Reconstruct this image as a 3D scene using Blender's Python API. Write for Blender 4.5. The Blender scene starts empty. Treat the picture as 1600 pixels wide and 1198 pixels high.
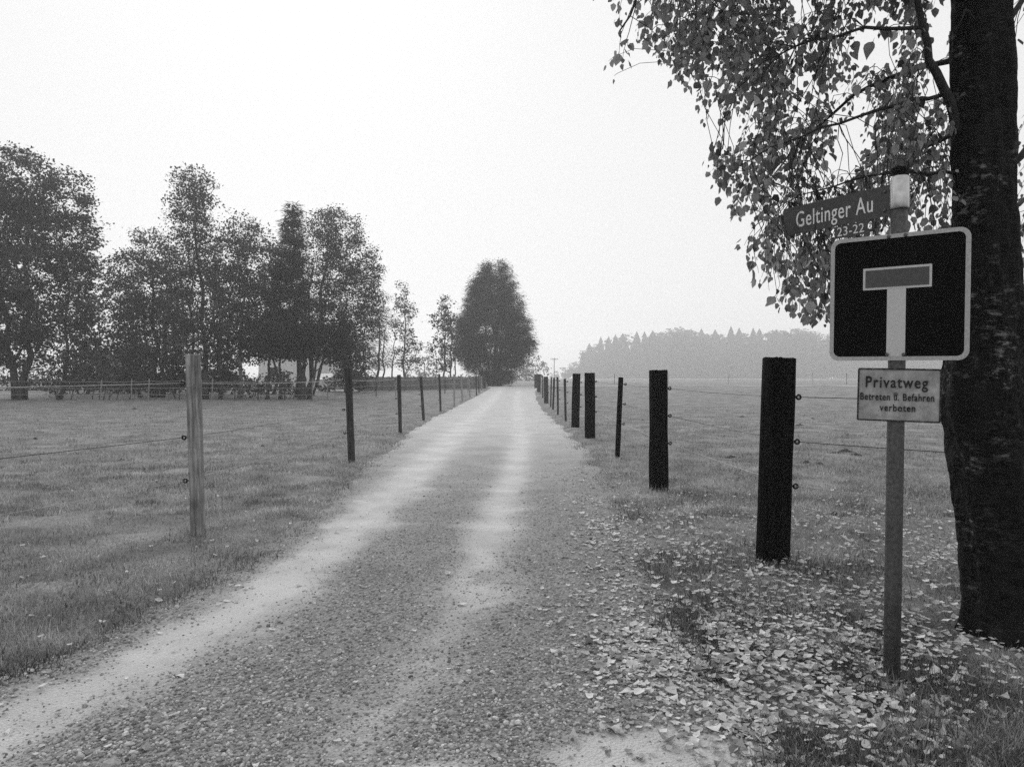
import bpy, math, random
import numpy as np
from mathutils import Vector, Matrix

R = math.radians
random.seed(7)
rng = np.random.default_rng(11)
sc = bpy.context.scene
col = sc.collection

# ------------------------------------------------------------------ camera, sky, sun, exposure
CAM_H, FPX, HORIZON = 1.45, 1150.0, 590.0
cam_data = bpy.data.cameras.new('camera')
cam = bpy.data.objects.new('camera', cam_data)
col.objects.link(cam)
cam_data.sensor_width = 36.0
cam_data.lens = 36.0 * FPX / 1600.0
cam_data.clip_start, cam_data.clip_end = 0.05, 5000
cam.location = (0, 0, CAM_H)
cam.rotation_euler = (R(90) - math.atan((599 - HORIZON) / FPX), 0, 0)
sc.camera = cam

SUN_EL, SUN_AZ = R(33), R(-16)          # azimuth from +Y towards +X
world = bpy.data.worlds.new('World')
sc.world = world
world.use_nodes = True
wn, wl = world.node_tree.nodes, world.node_tree.links
wn.clear()
w_out = wn.new('ShaderNodeOutputWorld')
w_bg = wn.new('ShaderNodeBackground')
w_sky = wn.new('ShaderNodeTexSky')
w_sky.sky_type = 'NISHITA'
w_sky.sun_disc = False
w_sky.sun_elevation = SUN_EL
w_sky.sun_rotation = SUN_AZ
w_sky.dust_density = 4.0
w_bw = wn.new('ShaderNodeRGBToBW')
w_mix = wn.new('ShaderNodeMix')
w_mix.data_type = 'FLOAT'
w_mix.inputs[0].default_value = 0.975      # the overcast veil
w_mix.inputs[3].default_value = 8.0
wl.new(w_sky.outputs[0], w_bw.inputs[0])
wl.new(w_bw.outputs[0], w_mix.inputs[2])
wl.new(w_mix.outputs[0], w_bg.inputs[0])
w_bg.inputs[1].default_value = 0.1
wl.new(w_bg.outputs[0], w_out.inputs[0])

sun_data = bpy.data.lights.new('sun', 'SUN')
sun_data.energy = 1.5
sun_data.angle = R(28)
sun_data.color = (1, 1, 1)
sun = bpy.data.objects.new('sun', sun_data)
col.objects.link(sun)
sd = Vector((math.sin(SUN_AZ) * math.cos(SUN_EL), math.cos(SUN_AZ) * math.cos(SUN_EL), math.sin(SUN_EL)))
sun.rotation_euler = sd.to_track_quat('Z', 'Y').to_euler()
sun.location = sd * 60

vs = sc.view_settings
vs.view_transform = 'Standard'
vs.look = 'None'
vs.exposure = 0.14
vs.gamma = 1.0
vs.use_curve_mapping = False
sc.cycles.use_denoising = False
sc.cycles.sample_clamp_indirect = 1.5
sc.cycles.sample_clamp_direct = 3.0
sc.cycles.max_bounces = 6
sc.cycles.diffuse_bounces = 3
sc.cycles.transmission_bounces = 4
sc.cycles.volume_bounces = 3

# ------------------------------------------------------------------ helpers
def at(px, py, d):
    """pixel of the photograph + distance along +Y -> world point"""
    return Vector(((px - 800) / FPX * d, d, CAM_H - (py - HORIZON) / FPX * d))

def dep(py, z=0.0):
    return (CAM_H - z) * FPX / (py - HORIZON)

def _hash(i, j, k, s):
    n = (i * 374761393 + j * 668265263 + k * 2147483647 + s * 1274126177) & 0xFFFFFFFF
    n = ((n ^ (n >> 13)) * 1274126177) & 0xFFFFFFFF
    n = n ^ (n >> 16)
    return (n & 0xFFFF) / 65535.0

def vnoise(x, y, z=None, s=0):
    x, y = np.asarray(x, float), np.asarray(y, float)
    z = np.zeros_like(x) if z is None else np.asarray(z, float)
    xi, yi, zi = (np.floor(a).astype(np.int64) for a in (x, y, z))
    fx, fy, fz = x - xi, y - yi, z - zi
    fx, fy, fz = (f * f * (3 - 2 * f) for f in (fx, fy, fz))
    r = 0
    for a in (0, 1):
        for b in (0, 1):
            for c in (0, 1):
                w = (fx if a else 1 - fx) * (fy if b else 1 - fy) * (fz if c else 1 - fz)
                r = r + w * _hash(xi + a, yi + b, zi + c, s)
    return r

def fbm(x, y, z=None, s=0, o=4):
    t, amp, tot = 0, 1.0, 0
    for k in range(o):
        f = 2.0 ** k
        t = t + amp * vnoise(x * f, y * f, None if z is None else z * f, s + k)
        tot += amp
        amp *= 0.5
    return t / tot

def sstep(a, b, x):
    t = np.clip((np.asarray(x, float) - a) / (b - a), 0, 1)
    return t * t * (3 - 2 * t)

def np_mesh(name, V, faces, tone=None, smooth=False, attrs=None):
    """faces: list of int arrays (n,k)"""
    V = np.asarray(V, np.float32)
    me = bpy.data.meshes.new(name)
    me.vertices.add(len(V))
    me.vertices.foreach_set('co', V.ravel())
    faces = [np.asarray(f, np.int32) for f in faces if len(f)]
    nl = sum(f.size for f in faces)
    npoly = sum(len(f) for f in faces)
    me.loops.add(nl)
    me.loops.foreach_set('vertex_index', np.concatenate([f.ravel() for f in faces]))
    me.polygons.add(npoly)
    starts, o = [], 0
    for f in faces:
        starts.append(o + np.arange(len(f)) * f.shape[1])
        o += f.size
    me.polygons.foreach_set('loop_start', np.concatenate(starts).astype(np.int32))
    me.polygons.foreach_set('use_smooth', np.full(npoly, smooth, dtype=bool))
    allattr = dict(attrs or {})
    if tone is not None:
        allattr['tone'] = tone
    for k, v in allattr.items():
        at_ = me.attributes.new(k, 'FLOAT', 'POINT')
        at_.data.foreach_set('value', np.asarray(v, np.float32))
    me.update(calc_edges=True)
    return me

def link(name, me, m=None, parent=None, loc=None, rot=None):
    o = bpy.data.objects.new(name, me)
    col.objects.link(o)
    if m is not None and me is not None and not me.materials:
        me.materials.append(m)
    if parent is not None:
        o.parent = parent
    if loc is not None:
        o.location = loc
    if rot is not None:
        o.rotation_euler = rot
    return o

def tag(o, label=None, cat=None, group=None, kind=None):
    if label: o['label'] = label
    if cat: o['category'] = cat
    if group: o['group'] = group
    if kind: o['kind'] = kind
    return o

def empty(name, loc, label, cat, group=None):
    o = bpy.data.objects.new(name, None)
    o.empty_display_size = 0.2
    col.objects.link(o)
    o.location = loc
    return tag(o, label, cat, group)

class MB:
    """collects shapes into one mesh"""
    def __init__(self):
        self.v, self.f = [], []
    def add(self, vs_, fs_):
        o = len(self.v)
        self.v += [tuple(p) for p in vs_]
        self.f += [tuple(i + o for i in f) for f in fs_]
        return self
    def box(self, x0, x1, y0, y1, z0, z1):
        return self.add([(x0, y0, z0), (x1, y0, z0), (x1, y1, z0), (x0, y1, z0), (x0, y0, z1), (x1, y0, z1), (x1, y1, z1), (x0, y1, z1)],
                        [(0, 3, 2, 1), (4, 5, 6, 7), (0, 1, 5, 4), (1, 2, 6, 5), (2, 3, 7, 6), (3, 0, 4, 7)])
    def tube(self, pts, rad, seg=6, caps=True):
        pts = [Vector(p) for p in pts]
        if not hasattr(rad, '__len__'):
            rad = [rad] * len(pts)
        vs_, fs_ = [], []
        up = Vector((0.31, 0.17, 0.93))
        for i, p in enumerate(pts):
            t = (pts[min(i + 1, len(pts) - 1)] - pts[max(i - 1, 0)])
            if t.length < 1e-9:
                t = Vector((0, 0, 1))
            t.normalize()
            a = t.cross(up if abs(t.dot(up)) < .97 else Vector((1, 0, 0))).normalized()
            b = t.cross(a)
            for k in range(seg):
                an = 2 * math.pi * k / seg
                vs_.append(p + (a * math.cos(an) + b * math.sin(an)) * rad[i])
        for i in range(len(pts) - 1):
            for k in range(seg):
                k2 = (k + 1) % seg
                fs_.append((i * seg + k, (i + 1) * seg + k, (i + 1) * seg + k2, i * seg + k2))
        if caps:
            fs_.append(tuple(range(seg)))
            fs_.append(tuple(range((len(pts) - 1) * seg, len(pts) * seg))[::-1])
        return self.add(vs_, fs_)
    def prism(self, outline, y0, y1):
        """outline in x,z; extruded along y"""
        n = len(outline)
        vs_ = [(x, y0, z) for x, z in outline] + [(x, y1, z) for x, z in outline]
        fs_ = [tuple(range(n)), tuple(range(n, 2 * n))[::-1]]
        fs_ += [(i, i + n, (i + 1) % n + n, (i + 1) % n) for i in range(n)]
        return self.add(vs_, fs_)
    def mesh(self, name, smooth=False):
        me = bpy.data.meshes.new(name)
        me.from_pydata(self.v, [], self.f)
        if smooth:
            me.polygons.foreach_set('use_smooth', [True] * len(me.polygons))
        me.update()
        return me
    def build(self, name, m, parent=None, loc=None, rot=None, smooth=False):
        return link(name, self.mesh(name, smooth), m, parent, loc, rot)

def rand_rot(n, tilt=None):
    """n random rotation matrices; tilt limits the lean of local Z from world Z"""
    a = rng.uniform(0, 2 * np.pi, n)
    ca, sa = np.cos(a), np.sin(a)
    Z = np.zeros((n, 3, 3))
    Z[:, 0, 0], Z[:, 0, 1], Z[:, 1, 0], Z[:, 1, 1], Z[:, 2, 2] = ca, -sa, sa, ca, 1
    t = np.arccos(rng.uniform(-1, 1, n)) if tilt is None else np.abs(rng.normal(0, tilt, n))
    b = rng.uniform(0, 2 * np.pi, n)
    ax = np.stack([np.cos(b), np.sin(b), np.zeros(n)], 1)
    c, s = np.cos(t), np.sin(t)
    K = np.zeros((n, 3, 3))
    K[:, 0, 2], K[:, 2, 0] = ax[:, 1], -ax[:, 1]
    K[:, 1, 2], K[:, 2, 1] = -ax[:, 0], ax[:, 0]
    I = np.eye(3)[None]
    T = I + s[:, None, None] * K + (1 - c)[:, None, None] * (K @ K)
    return T @ Z

def scatter(name, TV, TF, pos, M, tone, smooth=False):
    """template verts TV, faces list TF, positions (N,3), matrices (N,3,3) -> one mesh"""
    TV = np.asarray(TV, float)
    N, n = len(pos), len(TV)
    V = np.einsum('nij,vj->nvi', M, TV) + pos[:, None, :]
    off = (np.arange(N) * n)[:, None, None]
    F = []
    for k in sorted({len(f) for f in TF}):
        t = np.array([f for f in TF if len(f) == k])
        F.append((t[None] + off).reshape(-1, k))
    return np_mesh(name, V.reshape(-1, 3), F, np.repeat(tone, n), smooth)

# ------------------------------------------------------------------ materials (the photograph is black and white: greys only)
def g(v): return (v, v, v, 1)

def mat(name, lo, hi, scale=8.0, stretch=(1, 1, 1), detail=5, rough=0.85, bump=0.0, tone=None, trans=0.0, spec=0.3, metal=0.0,
        ramp=(0.35, 0.68), second=None, bump_scale=None, objrand=None, bdist=0.01):
    m = bpy.data.materials.new(name)
    m.use_nodes = True
    n, l = m.node_tree.nodes, m.node_tree.links
    n.clear()
    out = n.new('ShaderNodeOutputMaterial')
    bs = n.new('ShaderNodeBsdfPrincipled')
    bs.inputs['Roughness'].default_value = rough
    bs.inputs['Specular IOR Level'].default_value = spec
    bs.inputs['Metallic'].default_value = metal
    tc = n.new('ShaderNodeTexCoord')
    mp = n.new('ShaderNodeMapping')
    mp.inputs['Scale'].default_value = stretch
    l.new(tc.outputs['Object'], mp.inputs[0])
    nz = n.new('ShaderNodeTexNoise')
    nz.inputs['Scale'].default_value = scale
    nz.inputs['Detail'].default_value = detail
    nz.inputs['Roughness'].default_value = 0.62
    l.new(mp.outputs[0], nz.inputs['Vector'])
    cr = n.new('ShaderNodeValToRGB')
    cr.color_ramp.elements[0].position, cr.color_ramp.elements[1].position = ramp
    cr.color_ramp.elements[0].color, cr.color_ramp.elements[1].color = g(lo), g(hi)
    l.new(nz.outputs[0], cr.inputs[0])
    c = cr.outputs[0]
    def mul(c, fac_out, a, b):
        mr = n.new('ShaderNodeMapRange')
        mr.inputs[3].default_value, mr.inputs[4].default_value = a, b
        l.new(fac_out, mr.inputs[0])
        mx = n.new('ShaderNodeMix')
        mx.data_type = 'RGBA'
        mx.blend_type = 'MULTIPLY'
        mx.inputs[0].default_value = 1
        l.new(c, mx.inputs[6])
        l.new(mr.outputs[0], mx.inputs[7])
        return mx.outputs[2]
    if second:                                   # a second, coarser tone: (scale, low, high)
        n2 = n.new('ShaderNodeTexNoise')
        n2.inputs['Scale'].default_value = second[0]
        n2.inputs['Detail'].default_value = 4
        l.new(tc.outputs['Object'], n2.inputs['Vector'])
        mr0 = n.new('ShaderNodeMapRange')
        mr0.inputs[1].default_value, mr0.inputs[2].default_value = 0.32, 0.68
        l.new(n2.outputs[0], mr0.inputs[0])
        c = mul(c, mr0.outputs[0], second[1], second[2])
    if tone:
        an = n.new('ShaderNodeAttribute')
        an.attribute_name = 'tone'
        c = mul(c, an.outputs['Fac'], tone[0], tone[1])
    if objrand:
        oi = n.new('ShaderNodeObjectInfo')
        c = mul(c, oi.outputs['Random'], objrand[0], objrand[1])
    l.new(c, bs.inputs['Base Color'])
    if bump:
        bp = n.new('ShaderNodeBump')
        bp.inputs['Strength'].default_value = bump
        bp.inputs['Distance'].default_value = bdist
        if bump_scale:
            n3 = n.new('ShaderNodeTexNoise')
            n3.inputs['Scale'].default_value = bump_scale
            n3.inputs['Detail'].default_value = 5
            l.new(mp.outputs[0], n3.inputs['Vector'])
            l.new(n3.outputs[0], bp.inputs['Height'])
        else:
            l.new(nz.outputs[0], bp.inputs['Height'])
        l.new(bp.outputs[0], bs.inputs['Normal'])
    surf = bs.outputs[0]
    if trans:
        tr = n.new('ShaderNodeBsdfTranslucent')
        l.new(c, tr.inputs[0])
        ms = n.new('ShaderNodeMixShader')
        ms.inputs[0].default_value = trans
        l.new(surf, ms.inputs[1])
        l.new(tr.outputs[0], ms.inputs[2])
        surf = ms.outputs[0]
    l.new(surf, out.inputs[0])
    return m

M = {}
M['soil'] = mat('pasture_turf', 0.13, 0.36, 60, detail=8, rough=0.95, bump=0.8, second=(1.3, 0.60, 1.3), spec=0.15, bdist=0.04)
M['grass'] = mat('grass_blade', 0.29, 0.40, 3, rough=0.6, tone=(0.18, 2.0), trans=0.3, spec=0.25, second=(1.6, 0.6, 1.3))
M['leaf'] = mat('birch_leaf', 0.17, 0.23, 40, rough=0.55, tone=(0.2, 1.9), trans=0.5, spec=0.3)
M['leaf_single'] = mat('birch_leaf_single', 0.17, 0.23, 40, rough=0.55, objrand=(0.3, 1.8), trans=0.5, spec=0.3)
M['litter'] = mat('fallen_leaf', 0.52, 0.70, 45, rough=0.6, tone=(0.2, 1.35), trans=0.2, spec=0.3)
M['litter_single'] = mat('fallen_leaf_single', 0.50, 0.68, 45, rough=0.6, objrand=(0.3, 1.3), trans=0.2, spec=0.3)
M['stone'] = mat('gravel_stone', 0.21, 0.34, 90, rough=0.8, tone=(0.35, 2.3), spec=0.3)
M['twig'] = mat('birch_twig', 0.012, 0.03, 40, rough=0.8)
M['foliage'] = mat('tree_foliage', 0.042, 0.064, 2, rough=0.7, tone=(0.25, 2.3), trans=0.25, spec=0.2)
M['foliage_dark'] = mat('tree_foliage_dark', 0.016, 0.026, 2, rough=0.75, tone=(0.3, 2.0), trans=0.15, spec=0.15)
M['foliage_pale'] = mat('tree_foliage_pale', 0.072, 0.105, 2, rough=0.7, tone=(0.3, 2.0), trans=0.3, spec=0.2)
M['bark'] = mat('tree_bark', 0.02, 0.06, 9, (1, 1, .25), rough=0.9, bump=0.5)
M['bark_pale'] = mat('pale_bark', 0.08, 0.24, 4, (1, 1, 2.0), rough=0.85, bump=0.3)
M['tar'] = mat('tarred_wood', 0.002, 0.011, 30, (1, 1, .06), detail=8, rough=0.8, bump=0.5, spec=0.03)
M['dark_wood'] = mat('dark_stake', 0.02, 0.065, 35, (1, 1, .08), rough=0.85, bump=0.5, spec=0.2)
M['grey_wood'] = mat('weathered_wood', 0.11, 0.42, 42, (1, 1, .055), detail=9, rough=0.88, bump=0.7, spec=0.2, second=(5, 0.55, 1.15))
M['light_wood'] = mat('light_stake', 0.16, 0.32, 35, (1, 1, .08), rough=0.85, bump=0.5, spec=0.2)
M['insulator'] = mat('black_plastic', 0.006, 0.012, 20, rough=0.4, spec=0.4)
M['wire_dark'] = mat('dark_wire', 0.02, 0.05, 20, rough=0.5)
M['wire_pale'] = mat('pale_wire', 0.30, 0.46, 20, rough=0.6)
M['galv'] = mat('galvanised_pole', 0.065, 0.13, 55, rough=0.5, spec=0.3, bump=0.12, second=(4, 0.75, 1.1), metal=0.6)
M['chrome'] = mat('bright_clamp', 0.38, 0.52, 30, rough=0.22, metal=1.0)
M['black'] = mat('black_cap', 0.004, 0.008, 20, rough=0.6, spec=0.05)
M['sign_blue'] = mat('sign_dark_field', 0.0035, 0.006, 12, rough=0.5, spec=0.04)
M['sign_red'] = mat('sign_bar', 0.055, 0.072, 60, rough=0.45, spec=0.3)
M['sign_white'] = mat('sign_reflective', 0.40, 0.55, 260, detail=3, rough=0.5, spec=0.3)
M['sign_rim'] = mat('sign_rim', 0.28, 0.44, 120, rough=0.5, spec=0.4)
M['name_field'] = mat('street_name_field', 0.042, 0.062, 30, rough=0.45, spec=0.3)
M['name_text'] = mat('street_name_lettering', 0.62, 0.74, 40, rough=0.5)
M['plate'] = mat('private_plate', 0.24, 0.42, 22, detail=8, rough=0.6, bump=0.25, second=(9, 0.7, 1.1), bdist=0.004)
M['plate_text'] = mat('plate_lettering', 0.006, 0.05, 90, rough=0.6, ramp=(0.5, 0.85))
M['plate_rim'] = mat('plate_rim', 0.010, 0.12, 60, detail=6, rough=0.7, ramp=(0.5, 0.75))
M['bolt'] = mat('steel_bolt', 0.05, 0.12, 60, rough=0.45, metal=0.5)
M['render_white'] = mat('house_render', 0.72, 0.80, 3, rough=0.9)
M['roof'] = mat('house_roof', 0.06, 0.12, 6, rough=0.9)
M['glass'] = mat('window_glass', 0.02, 0.03, 3, rough=0.1, spec=0.5)
M['shed_wall'] = mat('shed_wall', 0.14, 0.22, 5, (1, 1, .2), rough=0.9)
M['car_paint'] = mat('car_paint', 0.60, 0.68, 3, rough=0.3, spec=0.5)
M['tyre'] = mat('tyre_rubber', 0.015, 0.025, 10, rough=0.8)
M['lane'] = mat('lane_surface', 0.42, 0.55, 5, rough=0.9)
M['lane_dull'] = mat('village_lane_surface', 0.24, 0.32, 5, rough=0.9)
M['mole'] = mat('bare_earth', 0.03, 0.09, 30, detail=8, rough=0.95, bump=0.8)
M['pole_far'] = mat('utility_pole', 0.40, 0.50, 5, rough=0.9)

def road_material():
    m = bpy.data.materials.new('gravel_road')
    m.use_nodes = True
    n, l = m.node_tree.nodes, m.node_tree.links
    bs = n['Principled BSDF']
    bs.inputs['Roughness'].default_value = 0.9
    bs.inputs['Specular IOR Level'].default_value = 0.2
    tc = n.new('ShaderNodeTexCoord')
    a = n.new('ShaderNodeAttribute'); a.attribute_name = 'sand'  # sand, plus the grazing brightness painted in far off
    def noise(s, d, vec=None):
        t = n.new('ShaderNodeTexNoise')
        t.inputs['Scale'].default_value = s
        t.inputs['Detail'].default_value = d
        t.inputs['Roughness'].default_value = 0.65
        l.new(tc.outputs['Object'], t.inputs['Vector'])
        return t
    vo = n.new('ShaderNodeTexVoronoi')
    vo.inputs['Scale'].default_value = 70
    l.new(tc.outputs['Object'], vo.inputs['Vector'])
    bw = n.new('ShaderNodeRGBToBW'); l.new(vo.outputs['Color'], bw.inputs[0])
    grit = noise(190, 3)
    big = noise(1.3, 5)
    def ramp(src, p0, p1, c0, c1):
        r = n.new('ShaderNodeValToRGB')
        r.color_ramp.elements[0].position, r.color_ramp.elements[1].position = p0, p1
        r.color_ramp.elements[0].color, r.color_ramp.elements[1].color = g(c0), g(c1)
        l.new(src, r.inputs[0]); return r.outputs[0]
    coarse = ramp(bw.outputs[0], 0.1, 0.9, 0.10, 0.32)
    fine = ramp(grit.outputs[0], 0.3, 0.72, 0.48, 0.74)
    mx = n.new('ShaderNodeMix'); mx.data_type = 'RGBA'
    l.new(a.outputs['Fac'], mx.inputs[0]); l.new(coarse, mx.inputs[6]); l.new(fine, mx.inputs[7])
    bg = ramp(big.outputs[0], 0.3, 0.7, 0.8, 1.12)
    mu = n.new('ShaderNodeMix'); mu.data_type = 'RGBA'; mu.blend_type = 'MULTIPLY'; mu.inputs[0].default_value = 1
    l.new(mx.outputs[2], mu.inputs[6]); l.new(bg, mu.inputs[7])
    l.new(mu.outputs[2], bs.inputs['Base Color'])
    b1 = n.new('ShaderNodeBump'); b1.inputs['Strength'].default_value = 0.7; b1.inputs['Distance'].default_value = 0.012
    b1.invert = True
    l.new(vo.outputs['Distance'], b1.inputs['Height'])
    b2 = n.new('ShaderNodeBump'); b2.inputs['Strength'].default_value = 0.5; b2.inputs['Distance'].default_value = 0.006
    l.new(grit.outputs[0], b2.inputs['Height']); l.new(b1.outputs[0], b2.inputs['Normal'])
    l.new(b2.outputs[0], bs.inputs['Normal'])
    return m
M['road'] = road_material()

# ------------------------------------------------------------------ the land
EDGE_Y = np.array([-40, 1.5, 2.7, 3.6, 4.9, 7.4, 13.7, 23.8, 43, 66, 76, 82, 110])
EDGE_L = np.array([-3.2, -3.0, -2.75, -2.45, -2.12, -2.06, -2.38, -2.73, -2.7, -2.15, -2.0, -3.4, -12])
EDGE_YR = np.array([-40, 1.5, 2.7, 3.3, 4.1, 5.4, 6.95, 9.8, 15.2, 20.3, 33, 50, 64, 75, 82, 110])
EDGE_R = np.array([1.5, 1.3, 1.05, 0.95, 0.92, 1.0, 1.12, 1.24, 1.37, 1.41, 1.28, 1.5, 1.9, 2.5, 4.2, 12])
def edge_l(y): return np.interp(y, EDGE_Y, EDGE_L) + 0.10 * (vnoise(np.asarray(y) * 1.7, np.zeros_like(y), s=3) - .5) * sstep(90, 40, y) 
def edge_r(y): return np.interp(y, EDGE_YR, EDGE_R) + 0.14 * (vnoise(np.asarray(y) * 1.5, np.zeros_like(y), s=4) - .5) * sstep(90, 40, y)
def outside(x, y):
    x, y = np.asarray(x, float), np.asarray(y, float)
    rag = ((fbm(x * 5.5, y * 5.5, s=11, o=3) - .5) * .30 + (vnoise(x * 1.6, y * 1.6, s=12) - .5) * .12) * sstep(60, 20, y)
    return np.maximum(edge_l(y) - x, x - edge_r(y)) + rag
def track_l(y): return np.interp(y, [0, 3.1, 4.1, 5.8, 10, 40, 90], [-2.6, -2.15, -1.8, -1.62, -1.5, -1.35, -0.9])
def track_r(y): return np.interp(y, [0, 2.8, 3.6, 5, 8, 11, 17, 40, 90], [-.75, -.62, -.46, -.27, -.14, 0.0, .2, .25, .9])

def base_h(x, y):
    h = 0.47 * sstep(38, 84, y)
    h = h + 0.5 * sstep(105, 260, y) * sstep(-20, 60, x) * 0.4
    return h
def ground_h(x, y):
    x, y = np.asarray(x, float), np.asarray(y, float)
    out = outside(x, y)
    off = sstep(-0.05, 0.30, out)
    near = sstep(40, 15, y)
    h = base_h(x, y) - 0.05 + 0.085 * off
    h = h - .055 * np.exp(-(((x - 1.83) / .55) ** 2 + ((y - 3.45) / .5) ** 2))
    h = h + off * ((fbm(x * .55, y * .55, s=21) - .5) * 0.10 + (fbm(x * 3.1, y * 3.1, s=31, o=2) - .5) * 0.07 * near)
    return h
def road_h(x, y):
    x, y = np.asarray(x, float), np.asarray(y, float)
    h = base_h(x, y)
    h = h - 0.018 * np.exp(-((x - track_l(y)) / .3) ** 2) - 0.018 * np.exp(-((x - track_r(y)) / .3) ** 2)
    h = h + (fbm(x * 1.1, y * 1.1, s=41, o=3) - .5) * 0.03 * sstep(22, 8, y)
    return h - 0.05 * sstep(-.05, .4, outside(x, y))
def surf_h(x, y):
    return np.maximum(ground_h(x, y), road_h(x, y))
def sand_grazing_mask(x, y):
    """1 = compacted fine sand (wheel tracks, bare spots), 0 = loose coarse gravel; raised far off for grazing light"""
    w = 0.24 + 0.10 * fbm(x * .8, y * .8, s=51)
    a = np.exp(-((x - track_l(y)) / (w * 1.35)) ** 2) * 0.95
    b = np.exp(-((x - track_r(y)) / w) ** 2) * (0.46 + 0.42 * sstep(2.5, 9, y))
    a = np.maximum(a, sstep(-2.0, -2.6, x) * sstep(3.6, 2.4, y) * .8)
    m = np.maximum(a, b)
    patch = lambda cx, cy, rx, ry: np.exp(-(((x - cx) / rx) ** 2 + ((y - cy) / ry) ** 2) ** 2)
    m = np.maximum(m, patch(.52, 2.78, .40, .25) * 1.25)
    m = np.maximum(m, patch(-.45, 2.6, .45, .22) * .9)
    m = m + (fbm(x * 2.6, y * 2.6, s=61) - .5) * 0.45 * sstep(30, 8, y)
    m = m + (fbm(x * 9, y * 9, s=63, o=3) - .5) * 0.30 * sstep(20, 5, y)
    m = m * (.25 + .75 * sstep(-.02, -.38, outside(x, y)) * 1.0)
    far = sstep(4.5, 24, y)  # far drive paled all across: grazing brightness put into its colour
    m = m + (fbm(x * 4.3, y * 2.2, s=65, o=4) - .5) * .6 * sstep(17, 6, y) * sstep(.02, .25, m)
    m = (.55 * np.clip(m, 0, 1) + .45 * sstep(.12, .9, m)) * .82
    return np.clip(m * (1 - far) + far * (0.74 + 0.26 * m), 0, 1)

def grid_mesh(name, xs, ys, hf, attr=None):
    X, Y = np.meshgrid(xs, ys)
    Z = hf(X, Y)
    V = np.stack([X, Y, Z], -1).reshape(-1, 3)
    nx, ny = len(xs), len(ys)
    i = np.arange(nx - 1)[None] + (np.arange(ny - 1) * nx)[:, None]
    F = np.stack([i, i + 1, i + 1 + nx, i + nx], -1).reshape(-1, 4)
    return np_mesh(name, V, [F], smooth=True, attrs=attr(X, Y) if attr else None)

xs = np.concatenate([-np.geomspace(900, 7.2, 60), np.linspace(-7, 7, 190), np.geomspace(7.2, 900, 60)])
ys = np.concatenate([np.linspace(-45, 1, 20), np.linspace(1.2, 14, 190), np.geomspace(14.1, 900, 150)])
ground = link('ground', grid_mesh('ground', xs, ys, ground_h), M['soil'])
tag(ground, 'short grey pasture turf either side of the gravel drive', 'ground', kind='structure')

# road: a sheet that follows its own two edges
ry = np.concatenate([np.linspace(-40, 1, 12), np.linspace(1.2, 14, 200), np.geomspace(14.1, 82.5, 120)])
u = np.linspace(0, 1, 75)
U, RY = np.meshgrid(u, ry)
RL, RR = edge_l(RY) - .3, edge_r(RY) + .3
RX = RL + U * (RR - RL)
RZ = road_h(RX, RY)
nx, ny = len(u), len(ry)
i_ = np.arange(nx - 1)[None] + (np.arange(ny - 1) * nx)[:, None]
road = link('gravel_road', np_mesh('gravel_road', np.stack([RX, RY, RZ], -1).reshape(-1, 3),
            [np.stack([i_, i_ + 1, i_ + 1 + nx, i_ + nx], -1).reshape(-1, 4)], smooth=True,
            attrs={'sand': sand_grazing_mask(RX, RY).ravel()}), M['road'])
tag(road, 'pale gravel drive with two worn wheel tracks running to the big conifer', 'road', kind='structure')

def sheet(name, pts_l, pts_r, lift, m, label, cat):
    """strip between two polylines laid on the land"""
    n = 40
    V, F = [], []
    for i in range(n):
        t = i / (n - 1)
        for s in range(5):
            p = Vector(pts_l[0]).lerp(Vector(pts_l[1]), t).lerp(Vector(pts_r[0]).lerp(Vector(pts_r[1]), t), s / 4)
            V.append((p.x, p.y, 0))
    V = np.array(V)
    V[:, 2] = ground_h(V[:, 0], V[:, 1]) + lift
    for i in range(n - 1):
        for s in range(4):
            a = i * 5 + s
            F.append((a, a + 1, a + 6, a + 5))
    o = link(name, np_mesh(name, V, [np.array(F)], smooth=True), m)
    return tag(o, label, cat, kind='structure')
sheet('cross_lane', [(-70, 81.5), (40, 81.5)], [(-70, 85), (40, 85)], 0.03, M['lane'], 'pale lane crossing the far end of the gravel drive', 'lane')
sheet('village_lane', [(-90, 57), (-13, 62)], [(-90, 61), (-13, 66)], 0.03, M['lane_dull'], 'pale lane passing behind the tall trees by the white house', 'lane')
sheet('field_lane', [(35, 232), (330, 236)], [(35, 240), (330, 244)], 0.05, M['lane'], 'thin pale track across the pasture below the misty wood', 'lane')

# ------------------------------------------------------------------ gravel, grass, fallen leaves
ICO = []
_p = (1 + 5 ** .5) / 2
for a, b in ((1, _p), (-1, _p), (1, -_p), (-1, -_p)):
    ICO += [(0, a, b), (a, b, 0), (b, 0, a)]
ICO = np.array(ICO) / math.hypot(1, _p)
from mathutils.geometry import delaunay_2d_cdt
def ico_faces():
    D = np.linalg.norm(ICO[:, None] - ICO[None], axis=2)
    e = D < 1.06
    F = []
    for a in range(12):
        for b in range(a + 1, 12):
            for c in range(b + 1, 12):
                if e[a, b] and e[b, c] and e[a, c]:
                    nrm = np.cross(ICO[b] - ICO[a], ICO[c] - ICO[a])
                    F.append((a, b, c) if nrm @ ICO[a] > 0 else (a, c, b))
    return F
ICOF = ico_faces()
OCT = np.array([(1, 0, 0), (-1, 0, 0), (0, 1, 0), (0, -1, 0), (0, 0, 1), (0, 0, -1)], float)
OCTF = [(0, 2, 4), (2, 1, 4), (1, 3, 4), (3, 0, 4), (2, 0, 5), (1, 2, 5), (3, 1, 5), (0, 3, 5)]

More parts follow.
